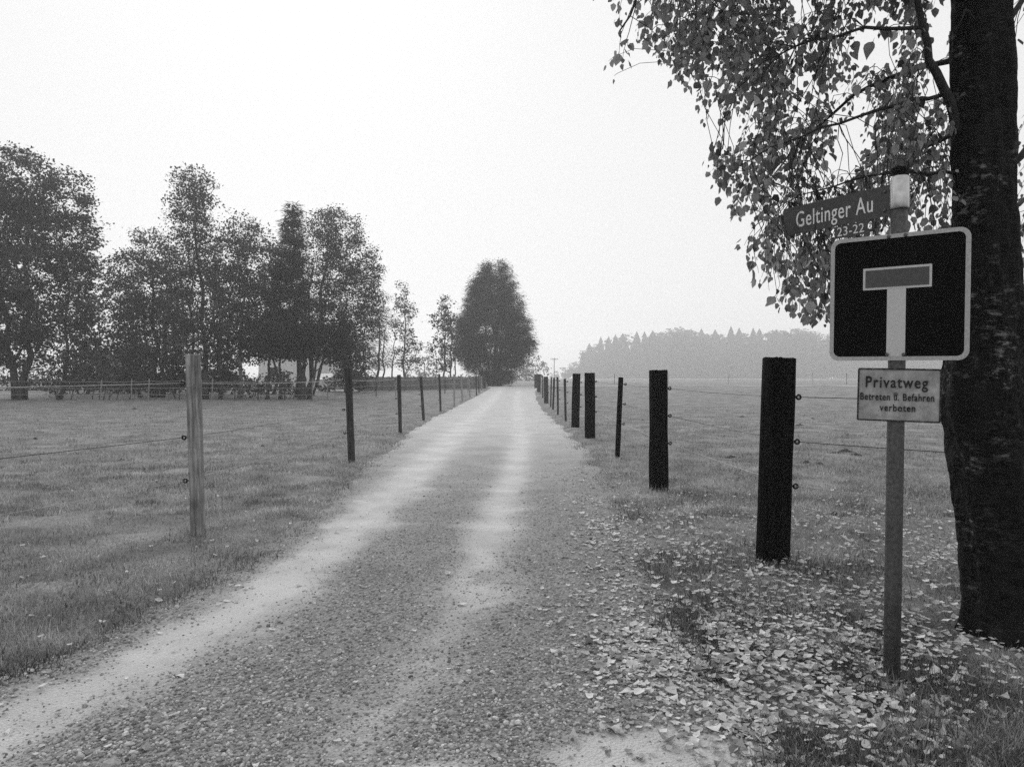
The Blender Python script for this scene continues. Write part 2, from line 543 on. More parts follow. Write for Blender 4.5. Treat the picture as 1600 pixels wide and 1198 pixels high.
def stones(name, n, y0, y1, size, tv, tf):
    y = 1.0 / rng.uniform(1 / y1, 1 / y0, n)
    x = rng.uniform(-1, 1, n) * (0.72 * y + 0.6)
    keep = (outside(x, y) < 0.12 * rng.random(n) - .02)
    sm = sand_grazing_mask(x, y)
    keep &= rng.random(n) < np.clip(1.15 - 1.35 * sm, 0.10, 1)
    x, y, sm = x[keep], y[keep], sm[keep]
    n = len(x)
    s = size * rng.lognormal(0, .36, n) * (0.8 + 0.02 * y) * (1 - .5 * sm)
    S = rng.uniform(.65, 1.25, (n, 3)) * s[:, None]
    S[:, 2] *= .75
    Mx = rand_rot(n, .5) * S[:, None, :]
    pos = np.stack([x, y, road_h(x, y) + s * .22], 1)
    o = link(name, scatter(name, tv, tf, pos, Mx, rng.beta(1.6, 2.2, n)), M['stone'])
    return tag(o, kind='stuff')
tag(stones('gravel', 60000, 2.2, 5.2, .0072, ICO, ICOF), 'loose dark gravel stones between the wheel tracks', 'gravel')
tag(stones('gravel', 60000, 5.2, 13, .0062, OCT, OCTF), 'small loose gravel stones further along the drive', 'gravel')

BL3 = [(-1, 0, 0), (1, 0, 0), (-.75, .12, .55), (.75, .12, .55), (0, .42, 1)]
BL3F = [(0, 1, 3, 2), (2, 3, 4)]
BL1 = [(-1, 0, 0), (1, 0, 0), (0, .35, 1)]
def grass(name, n, y0, y1, hgt, wid, tv, tf, label):
    y = 1.0 / rng.uniform(1 / y1, 1 / y0, n)
    x = rng.uniform(-1, 1, n) * (0.75 * y + 1.0)
    out = outside(x, y)
    clump = fbm(x * 2.2, y * 2.2, s=71, o=3)
    keep = out > -.16 * rng.random(n) ** 2.5 + .30 * np.clip(.5 - clump, 0, 1)
    bare = sstep(.30, .44, clump)
    worn = sstep(.50, .62, fbm(x * .9 + 3, y * .5, s=77, o=3)) * np.exp(-((x + 2.75) / .5) ** 2) * sstep(8, 11, y)
    bare = bare * (1 - worn)
    keep &= rng.random(n) < (.35 + .65 * bare)
    x, y, clump = x[keep], y[keep], clump[keep]
    n = len(x)
    verge = sstep(.4, .9, x) * sstep(7.5, 4.2, y)          # shaggier by the sign
    h = hgt * rng.lognormal(0, .35, n) * (0.25 + 1.5 * clump) * (1 + 0.55 * verge * sstep(.42, .6, clump))
    w = wid * rng.uniform(.7, 1.3, n) * (1 + 0.10 * y)
    Mx = rand_rot(n, .55)
    S = np.stack([w, h, h], 1)
    Mx = Mx * S[:, None, :]
    pos = np.stack([x, y, surf_h(x, y) - .004], 1)
    t = np.clip(rng.normal(.42, .19, n) + (fbm(x * 2.4, y * 2.4, s=81) - .5) * .75 - .20 * verge - .25 * sstep(.25, .0, out[keep]) * sstep(9, 5, y), 0, 1)  # verge blades darkened: the tree's shade put into their tone
    o = link(name, scatter(name, tv, tf, pos, Mx, t), M['grass'])
    return tag(o, label, 'grass', kind='stuff')
grass('grass', 270000, 2.3, 7.5, .034, .0014, BL3, BL3F, 'short tufty grass along both edges of the gravel drive')
grass('grass', 280000, 7.5, 36, .044, .0020, BL1, [(0, 1, 2)], 'cropped pasture grass beyond the first fence posts')

def leaf_template(curl=0.0, fold=0.1, twist=0.0, asym=0.0):
    """birch leaf, stalk at the origin, tip at +Y, about 1 long"""
    rows = [(0.0, .02), (.10, .26), (.26, .39), (.45, .37), (.66, .24), (.85, .10), (1.0, .0)]
    V, F = [], []
    for (t, w) in rows:
        zc = curl * (t - .4) ** 2 * 2.2
        for s in (-1, 0, 1):
            ww = w * (1 + asym * s)
            V.append((s * ww, t, zc + abs(s) * w * fold + s * twist * w * (t - .5)))
    for i in range(len(rows) - 1):
        for s in range(2):
            a = i * 3 + s
            F.append((a, a + 1, a + 4, a + 3))
    V += [(-.008, -.22, curl * .3), (.008, -.22, curl * .3)]
    k = len(V)
    F.append((k - 2, k - 1, 2, 0))
    return np.array(V), F

def leaf_simple(curl=0.0, fold=0.1, twist=0.0):
    """the same leaf with fewer faces, for the uncounted mass"""
    V = [(0, 0, .1 * curl), (0, .42, -.02), (0, 1, .55 * curl), (-.38, .25, .38 * fold - .1 * twist), (-.27, .66, .27 * fold + .05 * twist),
         (.38, .25, .38 * fold + .1 * twist), (.27, .66, .27 * fold - .05 * twist)]
    return np.array(V), [(0, 5, 1), (1, 5, 6), (1, 6, 2), (0, 1, 3), (1, 4, 3), (1, 2, 4)]

def litter_density(x, y):
    right = sstep(.45, 1.1, x) * sstep(11.5, 5.5, y) * (.6 + .4 * sstep(4.6, 1.4, x)) * .80 * (1 - .5 * sstep(3.8, 2.6, y))
    edge = np.exp(-((x - edge_r(y) + .12) / .36) ** 2) * sstep(15, 6, y) * 1.2
    road_ = .006 * sstep(14, 5, y)
    left = .007 * sstep(11, 5, y) * (x < -1.4) + .012 * np.exp(-((x - edge_l(y)) / .3) ** 2) * sstep(9, 4, y)
    cl = fbm(x * 1.5, y * 1.5, s=91, o=3)
    d = np.maximum(right, edge) * (.35 + 1.0 * sstep(.36, .62, cl)) * (1 - .45 * sstep(4.0, 2.6, y)) + road_ + left
    return np.clip(d, 0, 1.3)
n = 76000
ly = (rng.uniform(13.0 ** -.6, 2.35 ** -.6, n)) ** (-1 / .6)
lx = rng.uniform(-1, 1, n) * (0.73 * ly + 0.7)
k = rng.random(n) * 1.3 < litter_density(lx, ly)
lx, ly = lx[k], ly[k]
on_grass = outside(lx, ly) > .08
lz = surf_h(lx, ly) + np.where(on_grass, rng.uniform(.010, .045, len(lx)), .008)
lsize = rng.lognormal(math.log(.037), .26, len(lx))
infr = (np.abs(lx / ly) < .68) & ((CAM_H - lz) / ly < .52)
order = np.argsort(np.where(infr, -(lsize / ly), 1))
big, rest = order[:300], order[300:]
LEAFV = [leaf_template(c, f, t, a) for c, f, t, a in ((.5, .15, .2, .0), (-.35, .25, -.3, .1), (.2, -.2, .4, -.1), (.8, .3, 0, .05), (-.6, -.1, .3, 0), (.1, .45, -.2, -.05), (.9, -.3, .5, 0), (-.2, .1, -.6, .1))]
# the leaf litter that nobody would count
Ms = rand_rot(len(rest), .27) * lsize[rest][:, None, None]
tv, tf = leaf_simple(.35, .3, .4)
half = len(rest) // 2
litter_V = link('leaf_litter', scatter('leaf_litter', tv, tf, np.stack([lx, ly, lz], 1)[rest][:half], Ms[:half], rng.beta(2.2, 1.8, half)), M['litter'])
tag(litter_V, 'carpet of pale fallen birch leaves on the verge round the sign pole', 'leaf litter', kind='stuff')
tv, tf = leaf_simple(-.35, .5, -.8)
litter_W = link('leaf_litter', scatter('leaf_litter', tv, tf, np.stack([lx, ly, lz], 1)[rest][half:], Ms[half:], rng.beta(2.0, 2.2, len(rest) - half)), M['litter'])
tag(litter_W, 'duller curled birch leaves strewn between the drive and the birch', 'leaf litter', kind='stuff')
leaf_meshes = []
for i, (tv, tf) in enumerate(LEAFV):
    me = np_mesh('fallen_leaf', tv - np.array([0, .45, 0]), [np.array(tf)])
    me.materials.append(M['litter_single'])
    leaf_meshes.append(me)
for q, i in enumerate(big):
    o = link('fallen_leaf', leaf_meshes[q % len(leaf_meshes)])
    o.location = (lx[i], ly[i], lz[i] + .004)
    o.rotation_euler = (random.gauss(0, .22), random.gauss(0, .22), random.uniform(0, 6.28))
    o.scale = (lsize[i] * random.uniform(.85, 1.1), lsize[i], lsize[i])
    look = ('gently curled', 'arched', 'twisted', 'strongly curled', 'arched', 'folded', 'strongly curled', 'twisted')[q % 8]
    x_, y_ = lx[i], ly[i]
    if x_ < .6 and not on_grass[i]:
        where, grp = 'on the bare gravel of the drive', 'on the gravel'
    elif x_ < 0:
        where, grp = 'on the paddock grass beside the drive', 'on the paddock grass'
    elif math.hypot(x_ - 1.83, y_ - 3.53) < .42:
        where, grp = 'around the foot of the sign pole', 'round the sign pole'
    elif math.hypot(x_ - 2.7, y_ - 4.1) < .75:
        where, grp = 'at the roots of the old birch', 'at the birch roots'
    elif outside(np.array(x_), np.array(y_)) < .25:
        where, grp = 'where the gravel meets the verge grass', 'along the gravel edge'
    elif y_ > 3.53:
        where, grp = 'on the verge between sign pole and first tarred post', 'behind the sign pole'
    else:
        where, grp = 'in the shaggy verge grass before the sign pole', 'in the verge grass'
    tag(o, look + ' pale birch leaf ' + where, 'leaf', look + ' leaves fallen ' + grp)

# ------------------------------------------------------------------ molehills and dung in the pasture
def mound_mesh(seed):
    V, F = [], []
    nr, ns = 6, 14
    for i in range(nr):
        r = i / (nr - 1)
        for k_ in range(ns):
            a = 2 * math.pi * k_ / ns
            rr = r * (1 + .35 * math.sin(a * 3 + seed) + .2 * math.sin(a * 5 + 2 * seed))
            z = (1 - r * r) * (.65 + .5 * random.random()) - .12 * r
            V.append((rr * math.cos(a), rr * math.sin(a), z))
    for i in range(nr - 1):
        for k_ in range(ns):
            k2 = (k_ + 1) % ns
            F.append((i * ns + k_, (i + 1) * ns + k_, (i + 1) * ns + k2, i * ns + k2))
    return np_mesh('molehill', np.array(V), [np.array(F)])
mounds = [mound_mesh(s_) for s_ in (0.3, 1.7, 4.1)]
for me in mounds:
    me.materials.append(M['mole'])
for q, (px, py, w) in enumerate([(1143, 717, 12), (1306, 713, 10), (1322, 711, 16), (1337, 716, 9), (1260, 727, 8), (1282, 729, 8), (1250, 668, 9), (1098, 665, 5), (1160, 653, 5),
                                 (1005, 657, 4), (1270, 655, 5), (1305, 808, 9), (55, 690, 6), (35, 725, 7), (210, 640, 6), (410, 700, 5), (190, 720, 6)]):
    d = dep(py)
    x = (px - 800) / FPX * d
    o = link('molehill', mounds[q % 3], None, None, (x, d, float(ground_h(x, d)) - .005), (0, 0, random.uniform(0, 6)))
    wm = w / FPX * d
    o.scale = (wm, wm * .7, .035 + .12 * wm)
    if px > 800:
        tag(o, 'small dark molehill in the pasture behind the tarred posts', 'molehill', 'molehills in the pasture behind the tarred posts')
    else:
        tag(o, 'small dark tussock of earth in the paddock below the tall trees', 'molehill', 'molehills in the paddock below the tall trees')

# ------------------------------------------------------------------ fences
def post_mesh(name, hw, hd, h, round_=2.0, rough=.006, seed=0, taper=0.0, top=.006):
    """post standing on z=0, sunk 0.25; superellipse section"""
    n, rings = 28, 16
    V, F = [], []
    zs = np.linspace(-.25, h, rings)
    for z in zs:
        for k_ in range(n):
            a = 2 * math.pi * (k_ + .5) / n
            c, s = math.cos(a), math.sin(a)
            e = 2.0 / round_
            x = hw * math.copysign(abs(c) ** e, c)
            y = hd * math.copysign(abs(s) ** e, s)
            f = 1 - taper * z / h
            V.append((x * f, y * f, z))
    V = np.array(V)
    a = np.arctan2(V[:, 1], V[:, 0])
    dn = (vnoise(np.cos(a) * 6 + 9, np.sin(a) * 6 + 9, V[:, 2] * .8, s=seed) - .5) * 2 * rough
    dn += (vnoise(np.cos(a) * 2 + 9, np.sin(a) * 2 + 9, V[:, 2] * 2.5, s=seed + 5) - .5) * 2 * rough
    rr = np.hypot(V[:, 0], V[:, 1])
    V[:, 0] *= 1 + dn / rr
    V[:, 1] *= 1 + dn / rr
    last = slice((rings - 1) * n, rings * n)
    V[last, 2] += rng.uniform(-top, top, n)
    for i in range(rings - 1):
        for k_ in range(n):
            k2 = (k_ + 1) % n
            F.append((i * n + k_, i * n + k2, (i + 1) * n + k2, (i + 1) * n + k_))
    # chamfered top
    o = (rings - 1) * n
    inner = V[o:o + n].copy()
    inner[:, :2] *= .90
    inner[:, 2] += .006
    Vn = np.vstack([V, inner, [[0, 0, h + .007]]])
    T = []
    for k_ in range(n):
        k2 = (k_ + 1) % n
        F.append((o + k_, o + k2, o + n + k2, o + n + k_))
        T.append((o + n + k_, o + n + k2, o + 2 * n))
    return np_mesh(name, Vn, [np.array(F), np.array(T)], smooth=False)

def insulator_mesh():
    mb = MB()
    mb.tube([(0, 0, 0), (.03, 0, 0)], .006, 6)
    n, m_ = 12, 6
    V, F = [], []
    for i in range(n):
        a = 2 * math.pi * i / n
        for j in range(m_):
            b = 2 * math.pi * j / m_
            r = .017 + .0085 * math.cos(b)
            V.append((.042 + r * math.cos(a), .012 * math.sin(b), r * math.sin(a)))
    for i in range(n):
        for j in range(m_):
            F.append((i * m_ + j, ((i + 1) % n) * m_ + j, ((i + 1) % n) * m_ + (j + 1) % m_, i * m_ + (j + 1) % m_))
    mb.add(V, F)
    return mb.mesh('insulator', True)
INS = insulator_mesh()
INS.materials.append(M['insulator'])

def fence(name, posts, wire_z, label, cat, side, wire_mats, extra_start, group=None):
    """posts: (px_base, py_base, px_top, py_top, halfw, halfd, round, material, yaw); side: +1 insulators on +X"""
    P = []
    for (pb, yb, pt, yt, *r) in posts:
        d = dep(yb)
        for _ in range(4):                      # where the land is not quite level
            x = (pb - 800) / FPX * d
            d = dep(yb, float(ground_h(np.array(x), np.array(d))))
        x = (pb - 800) / FPX * d
        z = float(ground_h(np.array(x), np.array(d)))
        h = CAM_H - (yt - HORIZON) / FPX * d - z
        lean = math.atan2((pt - pb) / FPX * d, h)
        P.append((Vector((x, d, z)), h, lean, r))
    root = empty(name, P[0][0], label, cat, group)
    holes = []
    for q, (b, h, lean, (hw, hd, rnd, m, yaw)) in enumerate(P):
        o = link('post', post_mesh('post', hw, hd, h, rnd, .004 + .03 * hw, seed=q * 7 + len(posts)), M[m], root, b - P[0][0], (random.gauss(0, .008), lean, yaw))
        rots = Matrix.Rotation(lean, 4, 'Y')
        hh = []
        for wz in wire_z:
            if wz < h - .03:
                c = Vector((side * (hw + .002), 0, wz - .0))
                ins = link('insulator', INS, None, o)
                ins.location = Matrix.Rotation(-yaw, 4, 'Z') @ c
                ins.rotation_euler = (0, 0, -yaw + (0 if side > 0 else math.pi))
                hh.append(b + rots @ Vector((side * (hw + .045), 0, wz)))
            else:
                hh.append(b + rots @ Vector((side * (hw + .045), 0, h - .06)))
        holes.append(hh)
    for w, wz in enumerate(wire_z):
        pts = [Vector(extra_start[0], ) + Vector((0, 0, wz))] + [hh[w] for hh in holes]
        mb_pts = []
        for a, b in zip(pts[:-1], pts[1:]):
            L = (b - a).length
            for s in range(8):
                t = s / 8
                p = a.lerp(b, t)
                p.z -= .012 * L * 4 * t * (1 - t) * .35
                mb_pts.append(p - P[0][0])
        mb_pts.append(pts[-1] - P[0][0])
        MB().tube(mb_pts, wire_mats[w][1], 5, False).build('wire', M[wire_mats[w][0]], root, smooth=True)
    return root

TH = (.105, .105, 4.5, 'tar')
fence('paddock_fence', [
    (1208, 878, 1219, 560, .116, .10, 3.2, 'tar', .30),
    (1030, 766, 1029, 579, .105, .09, 4.5, 'tar', .35),
    (965, 715, 970, 590, .042, .042, 2.2, 'tar', .1),
    (922, 684, 922, 583, .10, .085, 6, 'tar', .55),
    (899, 668, 901, 584, .10, .085, 6, 'tar', .6),
    (884, 658, 882.5, 592, .036, .036, 2, 'dark_wood', 0),
    (872, 648, 871, 589.5, .036, .036, 2, 'dark_wood', 0),
    (864, 640, 866, 590, .04, .04, 2, 'dark_wood', 0),
    (860.5, 635.5, 861.5, 589.5, .036, .036, 2, 'dark_wood', 0),
    (853.5, 630, 853, 588.5, .11, .09, 5, 'dark_wood', .5),
    (848, 621.5, 848, 587, .04, .04, 2, 'dark_wood', 0),
    (845, 617, 845.5, 585, .04, .04, 2, 'light_wood', 0),
    (842, 614.5, 842, 584.5, .13, .10, 5, 'dark_wood', .3),
    (838, 607, 837.5, 585, .18, .12, 5, 'dark_wood', .2),
], (1.30, .95, .60), 'electric paddock fence of black tarred posts and thin stakes', 'fence', +1,
    (('wire_dark', .0030), ('wire_dark', .0030), ('wire_pale', .0032)), [(4.05, 3.55, .03)])
fence('paddock_fence', [
    (309, 835, 303, 555, .060, .050, 5, 'grey_wood', .25),
    (549.5, 722, 544, 575, .056, .056, 2.4, 'dark_wood', .1),
    (625.5, 677, 623.5, 586, .047, .047, 2, 'dark_wood', .1),
    (662, 657, 657.5, 589, .045, .045, 2, 'dark_wood', .1),
    (688.5, 643, 686.5, 584.5, .042, .042, 2, 'dark_wood', .1),
    (710, 634, 709.5, 585, .045, .045, 2, 'light_wood', .1),
    (722.5, 628, 720.5, 585.5, .045, .045, 2, 'light_wood', .1),
    (734.5, 623.5, 732.5, 587, .045, .045, 2, 'light_wood', .1),
    (744.5, 620.5, 744, 586.5, .045, .045, 2, 'dark_wood', .1),
    (748.5, 617.5, 748, 587, .045, .045, 2, 'dark_wood', .1),
    (752.5, 614.5, 752.5, 588, .05, .05, 2, 'light_wood', .1),
    (757.5, 612.5, 756, 589, .12, .08, 4, 'dark_wood', .1),
], (1.37, .88, .49), 'electric paddock fence starting at a split weathered grey post', 'fence', -1,
    (('wire_pale', .0036), ('wire_dark', .0030), ('wire_pale', .0022)), [(-4.75, 1.75, .03)])

# thin fence below the tall trees: light posts, top tape and two strands
def thin_fence(name, pts, h, post_r, wires, label, m_post, m_wire, lean=.0, wr=.012):
    P = [Vector((x, y, float(ground_h(np.array(x), np.array(y))))) for x, y in pts]
    root = empty(name, P[0], label, 'fence')
    for b in P:
        h_ = h * random.uniform(.95, 1.08)
        me = post_mesh('post', post_r, post_r, h_, 2.0, .004, seed=random.randint(0, 99))
        link('post', me, M[random.choice(m_post)], root, b - P[0], (random.gauss(0, .03), random.gauss(0, .03) + lean, 0))
    for z in wires:
        q = []
        for a, b in zip(P[:-1], P[1:]):
            for s in range(4):
                p = a.lerp(b, s / 4) + Vector((0, -post_r, z - .03 * math.sin(math.pi * s / 4)))
                q.append(p - P[0])
        q.append(P[-1] + Vector((0, -post_r, z)) - P[0])
        MB().tube(q, wr, 4, False).build('wire', M[m_wire], root)
    return root
thin_fence('mesh_fence', [((px - 800) / FPX * 45, 45) for px in (-150, -90, -30, 30, 90, 157, 205, 232, 280, 331, 367, 403, 445, 487)], 1.28, .035, (1.16, .75, .35),
           'thin wire fence with pale top strand below the tall trees', ['dark_wood', 'light_wood', 'dark_wood'], 'wire_pale', wr=.010)
thin_fence('mesh_fence', [(-12.3, 45.3), (-11.9, 47.5), (-11.0, 50), (-9.6, 52), (-8.3, 52.5), (-6.7, 55), (-5.2, 57), (-3.6, 60)], 1.3, .035, (1.18, .75, .35),
           'wire fence bending from the white house to the drive', ['light_wood', 'dark_wood'], 'wire_pale', wr=.010)
thin_fence('pasture_fence', [((px - 800) / FPX * 108, 108) for px in (960, 1045, 1138, 1205, 1270, 1323, 1400, 1480, 1570, 1660)], 1.55, .035, (1.35, .7),
           'distant thin stake fence crossing the open pasture', ['light_wood', 'dark_wood'], 'wire_pale', wr=.008)

# garden picket fence
def picket_fence():
    a, b = Vector((-12.5, 60, 0)), Vector((-2.9, 71, 0))
    a.z = float(ground_h(np.array(a.x), np.array(a.y)))
    root = empty('picket_fence', a, 'dark garden picket fence behind the paddock near the conifer', 'fence')
    L = b - a
    for q in range(10):
        p = L * (q / 9)
        MB().box(-.06, .06, -.06, .06, -.3, 1.25).build('post', M['dark_wood'], root, p + Vector((0, .09, 0)))
    for z in (.35, 1.0):
        MB().tube([(0, 0.03, z), (L.x, L.y + .03, z)], .035, 4).build('rail', M['dark_wood'], root)
    mb = MB()
    n_ = 150
    for q in range(n_):
        p = L * (q / n_)
        h = 1.22 + .06 * random.random()
        mb.add([(p.x - .035, p.y - .02, .1), (p.x + .035, p.y - .02, .1), (p.x + .035, p.y - .02, h), (p.x, p.y - .02, h + .06), (p.x - .035, p.y - .02, h),
                (p.x - .035, p.y, .1), (p.x + .035, p.y, .1), (p.x + .035, p.y, h), (p.x, p.y, h + .06), (p.x - .035, p.y, h)],
               [(0, 1, 2, 3, 4), (9, 8, 7, 6, 5), (0, 5, 6, 1), (1, 6, 7, 2), (2, 7, 8, 3), (3, 8, 9, 4), (4, 9, 5, 0)])
    tag(mb.build('pickets', M['shed_wall'], root), kind='stuff')
picket_fence()

# ------------------------------------------------------------------ the sign pole
PB = Vector((1.826, 3.53, 0))
PB.z = float(ground_h(np.array(PB.x), np.array(PB.y)))
sign = empty('sign_post', PB, 'grey pole with dead end sign, street name sign and private way plate', 'sign post')
LEAN = math.atan2(.030, 2.45)
TOPZ = 2.45 - PB.z
mb = MB()
mb.tube([(0, 0, -.3), (0, 0, .4), (0, 0, 1.0), (0, 0, 1.6), (0, 0, 2.35)], .038, 28)
pole = mb.build('pole', M['galv'], sign, rot=(0, LEAN, 0))
for p in pole.data.polygons:
    p.use_smooth = len(p.vertices) == 4
def pole_pt(z, off=(0, 0)):
    return Vector((math.sin(LEAN) * z + off[0], off[1], z))
cb = MB()
cb.tube([(0, 0, 2.35), (0, 0, TOPZ), (0, 0, TOPZ + .004)], [.0385, .0385, .030], 28)
cb.build('cap', M['black'], pole)
cl = MB()
cl.tube([(0, 0, 2.255 - PB.z), (0, 0, 2.262 - PB.z), (0, 0, 2.405 - PB.z), (0, 0, 2.412 - PB.z)], [.0415, .044, .044, .0415], 32)
clamp = cl.build('clamp', M['chrome'], pole)
for o in (clamp,):
    for p in o.data.polygons:
        p.use_smooth = len(p.vertices) == 4

def rounded(x0, x1, z0, z1, r, n=7):
    out = []
    for cx, cz, a0 in ((x1 - r, z1 - r, 0), (x0 + r, z1 - r, 90), (x0 + r, z0 + r, 180), (x1 - r, z0 + r, 270)):
        for i in range(n):
            a = R(a0 + 90 * i / (n - 1))
            out.append((cx + r * math.cos(a), cz + r * math.sin(a)))
    return out
def ring(outer, inner, y0, y1):
    n = len(outer)
    mb = MB()
    vs_ = [(x, y0, z) for x, z in outer] + [(x, y0, z) for x, z in inner] + [(x, y1, z) for x, z in outer] + [(x, y1, z) for x, z in inner]
    fs_ = []
    for i in range(n):
        j = (i + 1) % n
        fs_ += [(i, j, n + j, n + i), (2 * n + j, 2 * n + i, 3 * n + i, 3 * n + j), (j, i, 2 * n + i, 2 * n + j), (n + i, n + j, 3 * n + j, 3 * n + i)]
    return mb.add(vs_, fs_)

def text_mesh(name, body, width, cap, m, depth, spacing=1.0, bold=0.0):
    """lettering fitted to a width and a capital height, both in metres"""
    def raw(txt):
        cu = bpy.data.curves.new(name, 'FONT')
        cu.body = txt
        cu.size = cap * 1.4
        cu.extrude = depth
        cu.space_character = spacing
        cu.offset = bold
        cu.align_x = 'CENTER'
        cu.align_y = 'BOTTOM_BASELINE'
        cu.resolution_u = 4
        o = bpy.data.objects.new(name, cu)
        col.objects.link(o)
        dg = bpy.context.evaluated_depsgraph_get()
        me = bpy.data.meshes.new_from_object(o.evaluated_get(dg))
        bpy.data.objects.remove(o)
        bpy.data.curves.remove(cu)
        return me
    ref = raw('E')
    ys_ = [v.co.y for v in ref.vertices]
    sy = cap / (max(ys_) - min(ys_))
    bpy.data.meshes.remove(ref)
    me = raw(body)
    xs_ = [v.co.x for v in me.vertices]
    sx = width / (max(xs_) - min(xs_))
    me.transform(Matrix.Rotation(R(90), 4, 'X') @ Matrix.Diagonal((sx, sy, 1, 1)) @ Matrix.Translation((-(max(xs_) + min(xs_)) / 2, 0, 0)))
    me.materials.clear()
    me.materials.append(m)
    return me

# dead end panel (0.60 x 0.60)
YAW = R(-40)
nrm = Vector((math.sin(YAW), -math.cos(YAW)))          # front direction in plan
zc = 1.832 - PB.z
c = pole_pt(zc) + Vector((nrm.x, nrm.y, 0)) * .052 + Vector((.010, 0.006, 0))
panel = MB().prism(rounded(-.296, .296, -.296, .296, .04)[::-1], -.0015, .0015)
dead = panel.build('dead_end_panel', M['sign_blue'], sign, c, (0, R(.6), YAW))
ring(rounded(-.30, .30, -.30, .30, .043), rounded(-.281, .281, -.281, .281, .030), -.007, .004).build('rim', M['sign_rim'], dead)
MB().box(-.0405, .0405, -.0046, -.0018, -.2805, .040).build('stem', M['sign_white'], dead)
MB().box(-.148, .148, -.0052, -.0022, .040, .145).build('bar_outline', M['sign_white'], dead)
MB().box(-.137, .137, -.0075, -.0050, .051, .134).build('bar', M['sign_red'], dead)
BOLT = MB().tube([(0, 0, 0), (0, -.006, 0), (0, -.009, 0)], [.0085, .0085, .005], 10).mesh('bolt', False)
BOLT.materials.append(M['bolt'])
for x, z in ((-.036, -.272), (.036, -.272), (-.036, .289), (.036, .289)):
    link('bolt', BOLT, None, dead, (x, -.0055, z))
for z in (-.20, .20):
    MB().box(-.05, .05, .0042, .034, z - .015, z + .015).build('bracket', M['bolt'], dead)

# street name sign, 0.60 x 0.15, fixed to the clamp and pointing away from the drive
a_l = math.atan2(.83, -.55)                                # plan direction pole -> free end
YAW2 = a_l + math.pi                                       # local +x runs towards the pole
name_root_dir = Vector((math.cos(a_l), math.sin(a_l), 0))
zc2 = 2.306 - PB.z
c2 = pole_pt(zc2) + name_root_dir * (.30 + .042)
name_sign = MB().prism(rounded(-.30, .30, -.075, .075, .004, 3)[::-1], -.002, .002).build('street_name_sign', M['name_field'], sign, c2, (0, R(-.6), YAW2))
me = text_mesh('lettering', 'Geltinger Au', .432, .082, M['name_text'], .0012, 1.08, .0004)
link('lettering', me, None, name_sign, (-.004, -.0036, -.040))
for z in (-.045, .045):
    link('bolt', BOLT, None, name_sign, (.272, -.0022, z))
num = MB().prism(rounded(-.090, .090, -.031, .031, .003, 3)[::-1], -.0016, .0016).build('number_plate', M['name_field'], sign, c2 + Vector((0, 0, -.109)) - name_root_dir * .094, (0, R(-.6), YAW2))
me = text_mesh('lettering', '23-22', .145, .044, M['name_text'], .001, 1.05)
link('lettering', me, None, num, (0, -.0030, -.021))
for x in (-.07, .07):
    MB().box(x - .004, x + .004, .0020, .005, .015, .06).build('hanger', M['bolt'], num)

# private way plate
YAW3 = R(-22)
n3 = Vector((math.sin(YAW3), -math.cos(YAW3), 0))
zc3 = 1.368 - PB.z
c3 = pole_pt(zc3) + n3 * .046 + Vector((.006, 0, 0))
plate = MB().prism(rounded(-.176, .176, -.125, .125, .006, 3)[::-1], -.0015, .0015).build('private_way_plate', M['plate'], sign, c3, (0, R(1.2), YAW3))
ring(rounded(-.177, .177, -.126, .126, .007, 3), rounded(-.170, .170, -.119, .119, .004, 3), -.006, .002).build('rim', M['plate_rim'], plate)
for body, wd, cp, x, z, sp, bold in (('Privatweg', .263, .053, -.010, .035, 1.16, .0008), ('Betreten u. Befahren', .312, .034, -.008, -.026, 1.10, .0003), ('verboten', .150, .034, -.004, -.077, 1.14, .0004)):
    me = text_mesh('lettering', body, wd, cp, M['plate_text'], .0022, sp, bold)
    link('lettering', me, None, plate, (x, -.0035, z))
link('bolt', BOLT, None, plate, (-.012, -.0025, .004))
# rust spots and chips on the plate
for q in range(12):
    r = random.uniform(.0012, .0028)
    MB().tube([(0, -.0016, 0), (0, -.0024, 0)], [r, r * .7], 7).build('rust_spot', M['plate_text'], plate, (random.uniform(-.16, .16), 0, random.uniform(-.11, .11)))

# ------------------------------------------------------------------ trees
def blob_leaves(ells, dens, size, clus_r, rotjit=None, shell=.55, per=22):
    """ells: centre (3), radii (3). Leaves in small clumps through each ellipsoid."""
    P, T = [], []
    for c, r in ells:
        vol = r[0] * r[2]
        nc = max(6, int(dens * vol))
        d = rng.normal(size=(nc, 3))
        d /= np.linalg.norm(d, axis=1)[:, None]
        rad = shell + (1 - shell) * rng.random(nc) ** .6
        rad *= 1 + .55 * (vnoise(d[:, 0] * 2.2 + c[0], d[:, 1] * 2.2 + c[1], d[:, 2] * 2.2 + c[2], s=5) - .35)
        cc = np.asarray(c) + d * rad[:, None] * np.asarray(r)
        tone_c = rng.normal(.40, .22, nc) + .10 * d[:, 2]  # lit tops and dark clumps: light and shade put into the leaf tone
        n_ = rng.poisson(per, nc)
        idx = np.repeat(np.arange(nc), n_)
        off = rng.normal(size=(len(idx), 3)) * clus_r * np.array([1, 1, .6])
        P.append(cc[idx] + off)
        T.append(np.clip(tone_c[idx] + rng.normal(0, .12, len(idx)), 0, 1))
    P, T = np.concatenate(P), np.concatenate(T)
    n_ = len(P)
    s = size * rng.uniform(.6, 1.35, n_)
    Mx = rand_rot(n_, 1.0) * s[:, None, None]
    return P, Mx, T
QUAD = [(-.32, 0, 0), (0, -.55, .06), (.32, 0, 0), (0, .55, .06)]
QUADF = [(0, 1, 2, 3)]
SPRAY = [(-.12, -.1, 0), (.12, -.1, 0), (.05, .6, -.10), (0, 1, -.25), (-.05, .6, -.10)]
SPRAYF = [(0, 1, 2, 3, 4)]

